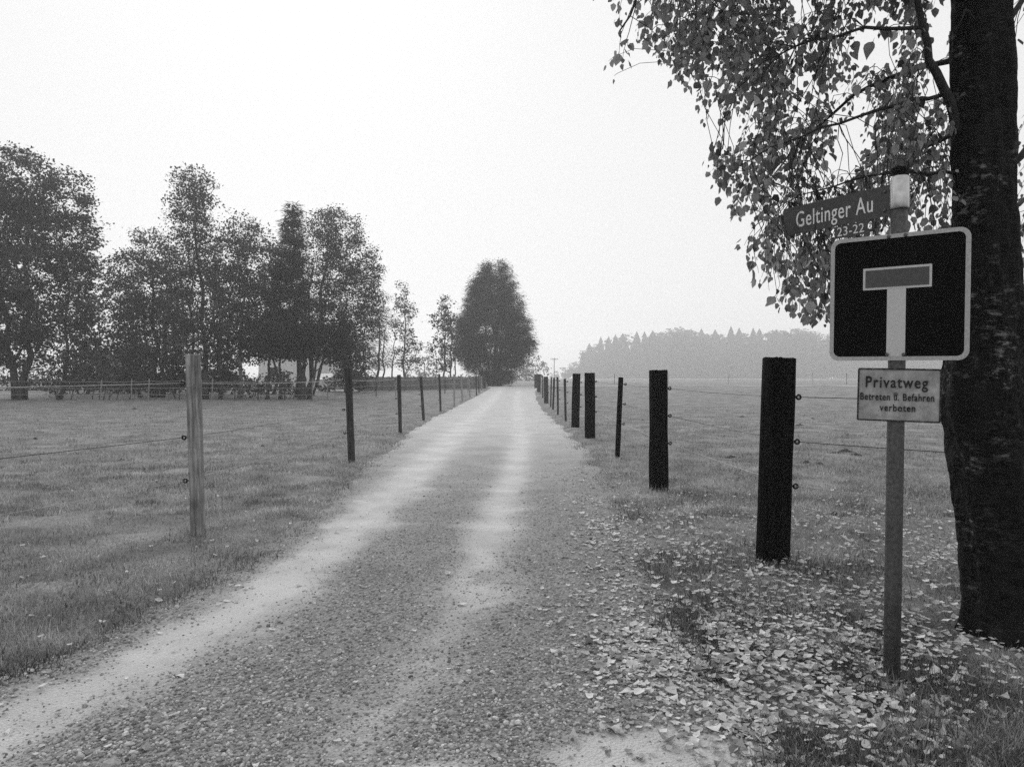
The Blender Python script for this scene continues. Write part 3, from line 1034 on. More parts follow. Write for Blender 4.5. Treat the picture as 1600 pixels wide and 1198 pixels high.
def limb_path(a, b, sag=.0, n=6, jit=.05):
    a, b = Vector(a), Vector(b)
    L = (b - a).length
    pts = []
    for i in range(n):
        t = i / (n - 1)
        p = a.lerp(b, t)
        p.z += L * sag * math.sin(math.pi * t)
        if 0 < i < n - 1:
            p += Vector((random.gauss(0, 1), random.gauss(0, 1), random.gauss(0, .5))) * L * jit * .4
        pts.append(p)
    return pts

def tree(name, label, d, base, ells, dens=26, size=.20, clus=.26, fol='foliage', bark='bark', trunks=None, trunk_r=.17, shell=.55, per=22, group=None,
         needle=False, cat='tree', limbs=True, thick=.85):
    """ells in pixels: (px, py, rx, ry[, depth shift]); base pixel x list of trunk feet"""
    bx = (base - 800) / FPX * d
    bz = float(ground_h(np.array(bx), np.array(d)))
    B = Vector((bx, d, bz))
    root = empty(name, B, label, cat, group)
    E = []
    for e in ells:
        ds = e[4] if len(e) > 4 else random.uniform(-.35, .35) * e[2] / FPX * d * 2
        p = at(e[0], e[1], d + ds)
        rx, rz = e[2] / FPX * d, e[3] / FPX * d
        E.append((np.array(p - B), np.array((rx, (rx + rz) / 2 * thick, rz))))
    topz = max(c[2] + r[2] * .6 for c, r in E)
    # trunk(s)
    tl = trunks or [(base, None, trunk_r)]
    axes = []
    for (fx, tx, tr) in tl:
        f = Vector(((fx - 800) / FPX * d - B.x, random.uniform(-.4, .4) if trunks else 0, -.25))
        if tx is None:
            top = max(E, key=lambda e: e[0][2])
            tp = Vector(top[0]) + Vector((0, 0, top[1][2] * .5))
        else:
            tp = Vector(((tx[0] - 800) / FPX * d - B.x, random.uniform(-.3, .3), CAM_H - (tx[1] - HORIZON) / FPX * d - B.z))
        pts = limb_path(f, tp, 0, 9, .035)
        rad = [tr * (1.35 if i == 0 else 1) * (1 - .88 * i / 8) for i in range(9)]
        axes.append((pts, rad))
        mb = MB().tube(pts, rad, 10)
        mb.build('trunk', M[bark], root, smooth=True)
    if limbs:
        mb = MB()
        for c, r in E:
            for q in range(3):
                pts, rad = min(axes, key=lambda a: min((p - Vector(c)).length for p in a[0]))
                tgt = Vector(c) + Vector((random.uniform(-.7, .7) * r[0], random.uniform(-.7, .7) * r[1], random.uniform(-.3, .75) * r[2]))
                cand = [i for i in range(1, 9) if pts[i].z < tgt.z - .15] or [1]
                i = min(cand, key=lambda i: (pts[i] - tgt).length + abs(pts[i].z - (tgt.z - 1.0)) * .7)
                pth = limb_path(pts[i], tgt, .08, 6, .10)
                r0 = max(.018, rad[i] * .45)
                mb.tube(pth, [r0 * (1 - .8 * k_ / 5) for k_ in range(6)], 5)
                for _ in range(3):
                    k_ = random.randint(2, 4)
                    e_ = pth[k_] + Vector((random.gauss(0, .4), random.gauss(0, .4), random.uniform(0, .6))) * max(r)
                    mb.tube(limb_path(pth[k_], e_, .05, 4, .1), [r0 * .35, r0 * .3, r0 * .2, .006], 4)
        mb.build('branches', M[bark], root, smooth=True)['kind'] = 'stuff'
    P, Mx, T = blob_leaves(E, dens, size, clus, shell=shell, per=per)
    if needle:
        # needle sprays point outwards and droop
        axis = np.array([np.mean([c[0] for c, r in E]), 0])
        n_ = len(P)
        ang = np.arctan2(P[:, 1] - axis[1], P[:, 0] - axis[0]) + rng.normal(0, .8, n_)
        s = size * rng.uniform(.6, 1.4, n_)
        fy = np.stack([np.cos(ang), np.sin(ang), rng.normal(.05, .35, n_)], 1)
        fy /= np.linalg.norm(fy, axis=1)[:, None]
        fx = np.cross(fy, np.array([0, 0, 1.0])); fx /= np.linalg.norm(fx, axis=1)[:, None]
        fz = np.cross(fx, fy)
        Mx = np.stack([fx, fy, fz], 2) * s[:, None, None]
        me = scatter('crown', SPRAY, SPRAYF, P, Mx, T)
    else:
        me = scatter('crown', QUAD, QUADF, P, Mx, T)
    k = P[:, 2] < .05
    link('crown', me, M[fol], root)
    return root

tree('broadleaf_tree', 'broad spreading tree with two thick trunks at the end of the row', 46, 38,
     [(28, 285, 52, 55), (95, 315, 45, 45), (15, 365, 62, 50), (100, 375, 52, 50), (45, 430, 68, 48), (118, 425, 38, 45), (-20, 330, 60, 70), (-30, 440, 60, 70), (15, 500, 55, 50),
      (70, 505, 48, 38), (118, 490, 30, 32), (30, 550, 55, 32), (-40, 530, 50, 50)], dens=45, size=.18, trunks=[(38, (40, 330), .26), (28, (-15, 380), .24), (92, (110, 400), .14)], per=27)
tree('broadleaf_tree', 'lower fan-shaped tree with several slim stems beside the broad tree', 50, 245,
     [(198, 425, 34, 36), (238, 395, 32, 36), (190, 468, 36, 28), (232, 455, 38, 38), (262, 425, 28, 40), (210, 500, 40, 30), (255, 500, 35, 35), (240, 545, 32, 26)], dens=45, size=.17,
     fol='foliage_pale', trunks=[(246, (235, 400), .20), (222, (195, 430), .09), (236, (215, 440), .09), (252, (268, 420), .14)])
tree('birch', 'tallest slender tree of the row with a feathery top', 47, 322,
     [(302, 290, 30, 28), (288, 325, 26, 28), (318, 322, 26, 32), (303, 360, 36, 28), (325, 395, 26, 36), (290, 410, 34, 34), (312, 445, 40, 36), (290, 485, 38, 34), (325, 505, 38, 36), (305, 545, 34, 26)],
     dens=45, size=.16, per=22, shell=.35, trunks=[(322, (303, 285), .19), (308, (290, 330), .11), (345, (335, 400), .12)])
tree('broadleaf_tree', 'narrow tree with a pale straight trunk in mid row', 49, 378,
     [(376, 362, 24, 26), (398, 375, 20, 28), (362, 400, 28, 34), (390, 420, 30, 36), (372, 455, 36, 36), (400, 475, 34, 38), (368, 505, 34, 34), (395, 525, 36, 32), (360, 550, 30, 26)],
     dens=48, size=.16, trunks=[(378, (383, 360), .15)], bark='bark_pale')
tree('spruce', 'dark pointed conifer rising between two leafy crowns', 50, 461,
     [(460, 338, 9, 17), (458, 362, 12, 18), (457, 388, 16, 20), (452, 415, 22, 22), (455, 442, 26, 24), (450, 472, 30, 24), (455, 505, 34, 24), (452, 535, 36, 22)],
     dens=109, size=.30, clus=.20, fol='foliage_dark', needle=True, trunks=[(461, (459, 335), .17)], per=27)
tree('broadleaf_tree', 'round airy tree leaning out at the open end of the row', 53, 478,
     [(508, 352, 28, 26), (535, 365, 32, 32), (500, 392, 30, 32), (550, 400, 34, 34), (522, 425, 40, 32), (570, 435, 28, 34), (505, 460, 36, 34), (548, 465, 40, 36), (578, 480, 20, 32), (525, 500, 42, 32), (562, 515, 32, 30), (490, 505, 34, 34)],
     dens=42, size=.16, fol='foliage', trunks=[(478, (520, 350), .22), (470, (495, 400), .15), (484, (560, 430), .14)], per=24)
tree('broadleaf_tree', 'dark low-hanging tree overshadowing the garden by the white house', 46.5, 415,
     [(425, 520, 34, 32), (465, 525, 36, 34), (505, 535, 34, 28), (440, 543, 34, 20), (480, 545, 30, 18), (395, 540, 30, 24), (540, 553, 24, 18), (525, 520, 30, 28)], dens=59, size=.17,
     fol='foliage_dark', trunks=[(415, (425, 510), .13), (437, (440, 510), .13), (470, (480, 520), .22), (478, (505, 530), .16)])
# pines and slender birches towards the drive
tree('pine', 'slim pine with sparse sprays next to the round airy tree', 70, 566,
     [(582, 500, 14, 22), (572, 535, 18, 20), (560, 560, 20, 14), (585, 560, 16, 14)], dens=19, size=.34, clus=.28, needle=True, trunks=[(565, (570, 480), .14)], shell=.2)
tree('pine', 'slim twin-stemmed pine with drooping sprays beyond the paddock', 72, 590,
     [(598, 475, 12, 18), (600, 505, 16, 22), (592, 535, 18, 20), (604, 560, 18, 14), (585, 572, 14, 10)], dens=19, size=.34, clus=.28, needle=True, trunks=[(588, (598, 465), .15), (597, (604, 490), .10)], shell=.2)
tree('birch', 'slender pale birch at the drive end of the tree row', 78, 632,
     [(632, 452, 10, 14), (628, 478, 15, 18), (640, 490, 12, 20), (630, 515, 20, 20), (640, 540, 20, 18), (626, 560, 18, 16), (645, 568, 18, 12)], dens=20, size=.24, clus=.25, fol='foliage_pale', per=14, shell=.2,
     trunks=[(632, (632, 448), .13), (612, (618, 500), .10)], bark='bark')
tree('birch', 'small birch with several bare stems just before the big conifer', 76, 699,
     [(694, 475, 10, 14), (688, 500, 16, 18), (705, 498, 14, 18), (698, 525, 22, 20), (684, 545, 16, 18), (706, 550, 18, 20), (690, 570, 20, 12)], dens=22, size=.26, clus=.25, fol='foliage', per=14, shell=.2,
     trunks=[(697, (692, 470), .11), (703, (706, 490), .10), (706, (715, 510), .09)], bark='bark')
tree('conifer', 'large dense dark conifer with a double top at the end of the drive', 88, 775,
     [(762, 416, 6, 9), (783, 415, 6, 9), (760, 430, 11, 12), (784, 429, 11, 12), (755, 447, 16, 16), (788, 448, 16, 16), (770, 455, 26, 22), (748, 475, 20, 18), (796, 480, 20, 22), (770, 485, 34, 26), (738, 500, 20, 16), (806, 508, 20, 20),
      (768, 515, 44, 26), (735, 530, 20, 18), (814, 530, 17, 18), (774, 545, 46, 24), (740, 555, 22, 16), (800, 558, 22, 16), (770, 572, 38, 16), (785, 588, 18, 12), (766, 588, 20, 12), (724, 545, 14, 14), (824, 540, 10, 12), (726, 515, 14, 12), (748, 455, 14, 14)],
     dens=92, size=.36, clus=.34, fol='foliage_dark', needle=True, trunks=[(775, (765, 430), .35), (781, (783, 430), .28), (766, (755, 470), .2)], per=18, thick=1.0)

# the second rank, behind the row
for lab, d, b, E, fol in (
    ('slim young tree behind the broad spreading tree', 57, 135, [(140, 520, 26, 26), (125, 550, 26, 24), (150, 555, 24, 26), (138, 485, 18, 22), (130, 585, 24, 18)], 'foliage'),
    ('slim young tree behind the fan-shaped tree', 58, 205, [(205, 520, 26, 28), (190, 550, 24, 24), (220, 560, 26, 24), (200, 480, 24, 24)], 'foliage_dark'),
    ('slim young tree between fan-shaped and tallest tree', 57, 272, [(270, 470, 24, 30), (280, 515, 26, 28), (262, 550, 26, 26), (290, 565, 24, 22), (262, 590, 22, 14)], 'foliage_dark'),
    ('slim young tree behind the pale straight trunk', 56, 345, [(345, 440, 22, 30), (350, 490, 26, 30), (338, 535, 26, 28), (355, 570, 24, 20), (330, 590, 22, 16)], 'foliage_dark'),
    ('slim young tree just before the dark pointed conifer', 56, 425, [(428, 400, 18, 24), (425, 440, 24, 28), (418, 485, 26, 28), (430, 520, 26, 24), (412, 530, 22, 22)], 'foliage'),
    ('slim young tree under the round airy crown', 60, 540, [(538, 530, 24, 24), (555, 555, 22, 20), (525, 555, 18, 16), (560, 585, 20, 14), (545, 578, 16, 14)], 'foliage'),
):
    tree('young_tree', lab, d, b, [(e[0], e[1], e[2] * 1.15, e[3] * 1.1) for e in E] + [(b - 18, 600, 20, 14), (b + 16, 596, 20, 16)], dens=34, size=.24, fol=fol, trunk_r=.10, per=18, shell=.3)

# shrubs under the row
def shrub(label, d, base, ells, fol='foliage', **kw):
    return tree('shrub', label, d, base, ells, dens=1.9 * kw.pop('dens', 16), size=.16, clus=.22, fol=fol, trunks=kw.pop('stems', None), trunk_r=.05, cat='shrub', per=16, shell=.2, **kw)
shrub('loose shrub of thin upright stems under the broad tree', 45.8, 95, [(85, 575, 24, 22), (108, 560, 22, 26), (120, 590, 20, 20), (75, 600, 22, 16)],
      stems=[(88, (78, 545), .045), (94, (100, 540), .05), (100, (120, 545), .04), (112, (128, 560), .04)])
shrub('thicket of slanting thin stems before the grey shed', 46, 170, [(150, 560, 26, 22), (172, 580, 24, 20), (190, 560, 20, 22), (140, 595, 20, 16), (180, 605, 22, 12)], fol='foliage_pale', dens=11,
      stems=[(140, (150, 540), .03), (150, (165, 530), .03), (163, (178, 530), .04), (172, (190, 540), .03), (182, (196, 545), .03)])
shrub('dark bushy shrub between the shed and the row of trunks', 47, 205, [(200, 580, 20, 18), (212, 600, 20, 16)], fol='foliage_dark')
shrub('dark undergrowth bush around the middle trunks', 47.5, 275, [(262, 570, 20, 18), (285, 595, 24, 18), (255, 600, 18, 14)], fol='foliage_dark')
shrub('leafy bush at the foot of the tallest slender tree', 48, 345, [(340, 575, 24, 18), (355, 600, 22, 16), (325, 600, 20, 14)], dens=14)
shrub('garden bush in front of the white house wall', 50, 392, [(385, 595, 14, 12), (402, 609, 18, 9), (380, 608, 16, 10)], dens=14)
shrub('low bush under the overhanging dark tree', 49, 450, [(440, 610, 20, 9), (463, 609, 16, 9)], fol='foliage')
shrub('bush standing behind the paddock beside the parked car', 62, 548, [(548, 580, 16, 14), (556, 596, 18, 10), (535, 575, 12, 12)], fol='foliage_dark')
shrub('clipped dark hedge behind the picket fence near the conifer', 73, 705, [(660, 597, 18, 8), (685, 598, 18, 9), (710, 598, 18, 9), (735, 598, 16, 9), (750, 598, 10, 9)], fol='foliage_dark', dens=40)

for q, px in enumerate((-60, -10, 45, 75, 118, 150, 225, 268, 300, 335, 365)):
    tree('hedge_bush', 'dark bush of the rough hedge behind the lane and the tall trees', 63 + random.uniform(0, 2), px, [(px, 588 + random.uniform(-5, 5), 26, 17), (px + 14, 604, 24, 12)],
         dens=26, size=.22, clus=.26, fol=('foliage_dark', 'foliage')[q % 3 == 0], trunk_r=.05, cat='bush', per=16, shell=.2, group='bushes of the rough hedge')

# misty trees beyond the crossing lane
tree('misty_tree', 'pale misty tree behind the trunk of the big conifer', 230, 822, [(808, 578, 14, 16), (826, 572, 18, 18), (842, 580, 14, 14), (820, 590, 26, 10)], dens=3.0, size=.7, clus=.6, limbs=False, trunk_r=.3, per=14)
tree('misty_tree', 'pale misty tree showing between the slender birches', 190, 665, [(662, 572, 14, 16), (672, 588, 16, 12), (650, 590, 16, 12)], dens=3.5, size=.6, clus=.6, limbs=False, trunk_r=.3, per=14)

# the far wood: one spruce and one broadleaf model, copied
def far_spruce(seed):
    V, F = [], []
    random.seed(seed)
    tiers = 13
    for t in range(tiers):
        z0 = .03 + .94 * t / tiers
        r = .17 * (1 - t / tiers) ** .8 + .012
        ns = 15
        for k_ in range(ns):
            a = 2 * math.pi * (k_ + random.random() * .7) / ns
            rr = r * random.uniform(.7, 1.15)
            w = .35
            zt = z0 + .11
            o = len(V)
            V += [(0, 0, zt), (rr * math.cos(a - w), rr * math.sin(a - w), z0 - .01), (rr * 1.12 * math.cos(a), rr * 1.12 * math.sin(a), z0 - .035 - .03 * random.random()),
                  (rr * math.cos(a + w), rr * math.sin(a + w), z0)]
            F.append((o, o + 1, o + 2, o + 3))
    return np_mesh('crown', np.array(V), [np.array(F)], rng.uniform(.2, .8, len(V)))
def far_broad(seed):
    E = [((random.gauss(0, .08), random.gauss(0, .08), random.uniform(.10, .86)), (random.uniform(.11, .18),) * 2 + (random.uniform(.10, .16),)) for _ in range(13)]
    P, Mx, T = blob_leaves(E, 900, .055, .03, per=12, shell=.6)
    return scatter('crown', QUAD, QUADF, P, Mx, T)
SPR = [far_spruce(s) for s in (1, 2, 3)]
BRD = [far_broad(s) for s in (4, 5, 6)]
random.seed(31)
for me in SPR: me.materials.append(M['foliage_dark'])
for me in BRD: me.materials.append(M['foliage'])
FT = MB().tube([(0, 0, -.02), (0, 0, .5), (0, 0, .93)], [.012, .008, .002], 6).mesh('trunk')
FT.materials.append(M['bark'])
def far_tree(px, pytop, d, broad, wide=1.0):
    x = (px - 800) / FPX * d
    z = float(ground_h(np.array(x), np.array(d)))
    h = CAM_H - (pytop - HORIZON) / FPX * d - z
    if broad:
        root = empty('broadleaf_tree', (x, d, z), 'pale round-topped broadleaf tree in the misty wood beyond the pasture', 'tree', 'broadleaf trees of the misty wood')
    else:
        root = empty('spruce', (x, d, z), 'pale pointed spruce in the misty wood beyond the pasture', 'tree', 'spruces of the misty wood')
    root.scale = (h * wide, h * wide, h)
    root.rotation_euler = (0, 0, random.uniform(0, 6.28))
    link('trunk', FT, None, root)
    link('crown', random.choice(BRD if broad else SPR), None, root)
TOPX = [860, 905, 915, 932, 960, 990, 1010, 1030, 1052, 1075, 1092, 1110, 1135, 1165, 1200, 1230, 1262, 1290, 1330, 1500, 1800]
TOPY = [584, 562, 545, 531, 527, 522, 524, 519, 514, 516, 521, 520, 517, 515, 519, 515, 519, 527, 532, 530, 540]
px = 862.0
q = 0
while px < 1720:
    big_ = np.interp(px, TOPX, TOPY) - 5 * (px > 905)
    broad = (1035 < px < 1085) or (1205 < px < 1300) or px < 905 or random.random() < .25
    far_tree(px, big_ + (random.uniform(-4, 2) if not broad else random.uniform(-1, 7) if px < 1290 else random.uniform(0, 8)), 560 + random.uniform(0, 40), broad, random.uniform(.85, 1.25) * (1.2 if broad else 1.45))
    if q % 2 == 0:
        far_tree(px + 5, big_ + random.uniform(10, 34) * (1 if px > 920 else .3), 535 + random.uniform(0, 15), random.random() < .6, 1.3)
    px += random.uniform(8, 13)
    q += 1

# ------------------------------------------------------------------ buildings, car, utility pole
def house():
    d = 76
    x0, x1 = (404 - 800) / FPX * d, (510 - 800) / FPX * d
    base = Vector(((x0 + x1) / 2, d, float(ground_h(np.array(x0), np.array(d)))))
    r = empty('house', base, 'white rendered house half hidden behind the dark low tree', 'house')
    w = (x1 - x0) / 2
    D = 9.0
    MB().prism([(-w, -.3), (w, -.3), (w, 4.4), (0, 6.0), (-w, 4.4)], 0, D).build('wall', M['render_white'], r)
    mb = MB()
    for s in (-1, 1):
        mb.add([(s * (w + .4), -.5, 4.27), (0, -.5, 6.03), (0, D + .5, 6.03), (s * (w + .4), D + .5, 4.27), (s * (w + .4), -.5, 4.43), (0, -.5, 6.19), (0, D + .5, 6.19), (s * (w + .4), D + .5, 4.43)],
               [(0, 1, 2, 3), (4, 7, 6, 5), (0, 4, 5, 1), (3, 2, 6, 7), (0, 3, 7, 4), (1, 5, 6, 2)])
    roof = mb.build('roof', M['roof'], r)
    MB().box(1.0, 1.6, 4, 4.6, 5.0, 6.8).build('chimney', M['shed_wall'], roof)
    for x, z in ((-1.9, 1.0), (-1.9, 3.0)):
        wd = ring([(x - .5, z), (x + .5, z), (x + .5, z + 1.1), (x - .5, z + 1.1)], [(x - .42, z + .08), (x + .42, z + .08), (x + .42, z + 1.02), (x - .42, z + 1.02)], -.05, .02).build('window', M['car_paint'], r)
        MB().box(x - .42, x + .42, -.02, .0, z + .08, z + 1.02).build('pane', M['glass'], wd)
house()
def shed():
    d = 66
    x0, x1 = (150 - 800) / FPX * d, (212 - 800) / FPX * d
    base = Vector(((x0 + x1) / 2, d, float(ground_h(np.array(x0), np.array(d)))))
    r = empty('shed', base, 'low grey garden shed seen through the slanting stems', 'shed')
    w = (x1 - x0) / 2
    MB().box(-w, w, 0, 3, -.3, 2.1).build('wall', M['shed_wall'], r)
    MB().prism([(-w - .3, 2.1), (w + .3, 2.1), (w + .1, 3.1), (-w - .1, 3.1)], -.4, 3.4).build('roof', M['sign_rim'], r)
    MB().box(.2, 1.1, -.04, -.002, -.2, 1.8).build('door', M['dark_wood'], r)
shed()
def car():
    d = 70
    x = (520 - 800) / FPX * d
    base = Vector((x, d, float(ground_h(np.array(x), np.array(d)))))
    r = empty('parked_car', base, 'small white car parked beside the white house', 'car')
    r.rotation_euler = (0, 0, R(70))
    prof = [(-1.95, .35), (1.95, .35), (1.98, .62), (1.85, .82), (1.0, .93), (.45, 1.38), (-.9, 1.44), (-1.6, 1.0), (-1.95, .92)]
    MB().prism(prof[::-1], -.78, .78).build('body', M['car_paint'], r)
    gl = [(.88, .95), (.42, 1.32), (-.85, 1.37), (-1.35, 1.0)]
    for s in (-1, 1):
        MB().prism(gl[::-1], s * .785 - .004, s * .785 + .004).build('window', M['glass'], r)
    MB().add([(1.0, -.66, .955), (1.0, .66, .955), (.47, .62, 1.39), (.47, -.62, 1.39)], [(0, 1, 2, 3)]).build('windscreen', M['glass'], r)
    for sx in (-1.2, 1.25):
        for s in (-1, 1):
            w_ = MB().tube([(sx, s * .62, .31), (sx, s * .80, .31)], .31, 16).build('wheel', M['tyre'], r)
            MB().tube([(sx, s * .79, .31), (sx, s * .81, .31)], .19, 12).build('rim', M['sign_rim'], w_)
    for s in (-1, 1):
        MB().box(1.93, 1.99, s * .6 - .14, s * .6 + .14, .64, .78).build('headlight', M['glass'], r)
car()
def utility_pole():
    d = 205
    x = (866 - 800) / FPX * d
    z = float(ground_h(np.array(x), np.array(d)))
    r = empty('utility_pole', (x, d, z), 'faint wooden utility pole with a crossarm in the mist', 'utility pole')
    H = CAM_H - (559 - HORIZON) / FPX * d - z
    MB().tube([(0, 0, -.5), (0, 0, H)], [.17, .12], 10).build('pole', M['pole_far'], r)
    MB().box(-1.1, 1.1, -.16, -.06, H - .5, H - .32).build('crossarm', M['pole_far'], r)
    for x_ in (-1.0, -.4, .4, 1.0):
        MB().tube([(x_, -.11, H - .32), (x_, -.11, H - .1)], [.06, .03], 6).build('insulator', M['pole_far'], r)
utility_pole()

# ------------------------------------------------------------------ the birch beside the sign
TD = 4.10
tb = Vector((2.70, TD, 0))
tb.z = float(ground_h(np.array(tb.x), np.array(tb.y))) - .02
birch = empty('birch_tree', tb, 'old birch with dark cracked bark and hanging leafy twigs beside the sign', 'tree')
def trunk_mesh():
    zs = np.concatenate([np.linspace(-.2, 4.2, 330), np.linspace(4.25, 11, 40)])
    ns = 150
    A, Z = np.meshgrid(np.linspace(0, 2 * np.pi, ns, endpoint=False), zs)
    # centre line and radius, read off the photograph at the trunk's distance
    cx = np.interp(Z, [-.2, 0, .5, 1.0, 1.45, 2.0, 2.6, 3.6, 6, 11], [2.80, 2.79, 2.735, 2.650, 2.626, 2.628, 2.616, 2.610, 2.64, 2.8]) - tb.x
    cy = np.interp(Z, [0, 4, 11], [0, .02, .25])
    r = np.interp(Z, [-.2, 0, .12, .35, .7, .95, 1.3, 1.7, 2.3, 3.6, 6, 11], [.29, .238, .214, .203, .196, .199, .197, .177, .158, .147, .118, .03])
    ca, sa = np.cos(A), np.sin(A)
    r = r * (1 + .05 * np.sin(A * 3 + 1.2 + Z * .7) + .03 * np.sin(A * 5 + Z * 1.7)) 
    r += .035 * np.exp(-((Z - .02) / .10) ** 2) * (np.sin(A * 5 + .6) > .2) * np.abs(np.sin(A * 5 + .6))
    r += .03 * np.exp(-((Z - 1.32) / .13) ** 2) * np.clip(-ca, 0, 1)              # burr on the left
    big_ = fbm(ca * 1.6 + 7, sa * 1.6 + 7, Z * 2.2, s=101, o=3) - .5
    fur = fbm(ca * 4 + 7, sa * 4 + 7, Z * 7, s=111, o=5) - .5
    flake = fbm(ca * 6 + 9, sa * 6 + 9, Z * 30, s=121, o=3) - .5
    low = np.clip(1.2 - Z * .25, .35, 1)
    r += .035 * big_ + (.080 * np.sign(fur) * np.abs(fur) ** .8 * .5 + .010 * flake) * low
    V = np.stack([cx + r * ca, cy + r * sa, Z], -1).reshape(-1, 3)
    nz = len(zs)
    i = (np.arange(nz - 1) * ns)[:, None] + np.arange(ns)[None]
    j = (np.arange(nz - 1) * ns)[:, None] + ((np.arange(ns) + 1) % ns)[None]
    F = np.stack([i, j, j + ns, i + ns], -1).reshape(-1, 4)
    return np_mesh('trunk', V, [F], smooth=False)
def bark_material():
    m = mat('birch_bark', .003, .016, 14, (1, 1, 2.6), detail=9, rough=.9, bump=.9, spec=.15, bdist=.01)
    n, l = m.node_tree.nodes, m.node_tree.links
    bs = [x for x in n if x.type == 'BSDF_PRINCIPLED'][0]
    tc = [x for x in n if x.type == 'TEX_COORD'][0]
    src = bs.inputs['Base Color'].links[0].from_socket
    mp = n.new('ShaderNodeMapping'); mp.inputs['Scale'].default_value = (12, 12, 24); mp.inputs['Rotation'].default_value = (.12, .1, 0)
    l.new(tc.outputs['Object'], mp.inputs[0])
    t = n.new('ShaderNodeTexNoise'); t.inputs['Scale'].default_value = 1.4; t.inputs['Detail'].default_value = 9; t.inputs['Roughness'].default_value = .7
    l.new(mp.outputs[0], t.inputs['Vector'])
    t2 = n.new('ShaderNodeTexNoise'); t2.inputs['Scale'].default_value = 3.2; t2.inputs['Detail'].default_value = 3
    l.new(tc.outputs['Object'], t2.inputs['Vector'])
    r1 = n.new('ShaderNodeMapRange'); r1.inputs[1].default_value, r1.inputs[2].default_value = .53, .66
    r2 = n.new('ShaderNodeMapRange'); r2.inputs[1].default_value, r2.inputs[2].default_value = .50, .64
    l.new(t.outputs[0], r1.inputs[0]); l.new(t2.outputs[0], r2.inputs[0])
    mu = n.new('ShaderNodeMath'); mu.operation = 'MULTIPLY'
    l.new(r1.outputs[0], mu.inputs[0]); l.new(r2.outputs[0], mu.inputs[1])
    mx = n.new('ShaderNodeMix'); mx.data_type = 'RGBA'
    mx.inputs[7].default_value = g(.20)
    l.new(mu.outputs[0], mx.inputs[0]); l.new(src, mx.inputs[6]); l.new(mx.outputs[2], bs.inputs['Base Color'])
    return m
M['birch_bark'] = bark_material()
link('trunk', trunk_mesh(), M['birch_bark'], birch)

LIMBS = [
    ([(1500, 215, 4.08), (1480, 160, 4.02), (1452, 95, 3.98), (1434, 30, 3.95), (1424, -60, 3.92), (1395, -220, 3.85), (1340, -420, 3.8)], .030),
    ([(1474, 150, 4.02), (1400, 163, 3.98), (1340, 184, 3.95), (1250, 214, 3.95), (1185, 240, 3.95), (1145, 268, 3.95)], .012),
    ([(1438, 48, 3.96), (1350, 46, 3.95), (1270, 62, 3.92), (1190, 98, 3.9), (1150, 140, 3.9)], .011),
    ([(1505, 268, 4.08), (1450, 274, 4.12), (1400, 270, 4.16), (1330, 282, 4.25), (1250, 305, 4.3), (1200, 335, 4.32)], .011),
    ([(1508, -170, 4.08), (1380, -190, 3.95), (1230, -160, 3.85), (1090, -90, 3.8), (1010, -20, 3.8), (968, 50, 3.8)], .026),
    ([(1510, -60, 4.1), (1400, -80, 4.3), (1270, -70, 4.5), (1150, -10, 4.6), (1090, 70, 4.65), (1080, 120, 4.65)], .020),
    ([(1505, 90, 4.15), (1420, 110, 4.5), (1330, 150, 4.8), (1240, 230, 5.0), (1180, 310, 5.05)], .018),
    ([(1510, 200, 4.2), (1440, 230, 4.7), (1360, 290, 5.1), (1300, 380, 5.2)], .016),
    ([(1575, 260, 4.12), (1620, 215, 4.2), (1700, 190, 4.3), (1800, 220, 4.4), (1850, 300, 4.4)], .022),
    ([(1578, 330, 4.2), (1610, 300, 4.6), (1640, 330, 5.0), (1660, 420, 5.2)], .014),
    ([(1570, 40, 4.2), (1620, -30, 4.5), (1680, 0, 4.9), (1720, 100, 5.2)], .018),
    ([(1520, 30, 3.95), (1505, 20, 3.85), (1490, 50, 3.78)], .006),
    ([(1590, 590, 4.1), (1610, 600, 4.05), (1640, 590, 4.0)], .007),
]
for z0 in np.linspace(4.0, 10.0, 22):                       # the part of the crown above the picture
    a = random.uniform(0, 6.28)
    Ln = random.uniform(1.4, 3.0) * (1 - .055 * (z0 - 4))
    p0 = Vector((2.64, TD + .05, z0))
    pts = [p0 + Vector((math.cos(a) * Ln * t, math.sin(a) * Ln * t, Ln * (.55 * t - .45 * t * t * t))) for t in (0, .25, .5, .75, 1)]
    LIMBS.append((pts, .03))
limb_pts = []
for pl, r0 in LIMBS:
    w = [p if isinstance(p, Vector) else at(*p) for p in pl]
    sm = []
    for i in range(len(w) - 1):
        for t in (0, .33, .67):
            sm.append(w[i].lerp(w[i + 1], t) + Vector((random.gauss(0, .006), random.gauss(0, .006), random.gauss(0, .006))))
    sm.append(w[-1])
    nn = len(sm)
    MB().tube([p - tb for p in sm], [r0 * (1 - .85 * i / (nn - 1)) for i in range(nn)], 8).build('limb', M['twig'], birch, smooth=True)
    limb_pts += [p for p in sm[2:]]
LP = np.array([tuple(p) for p in limb_pts])

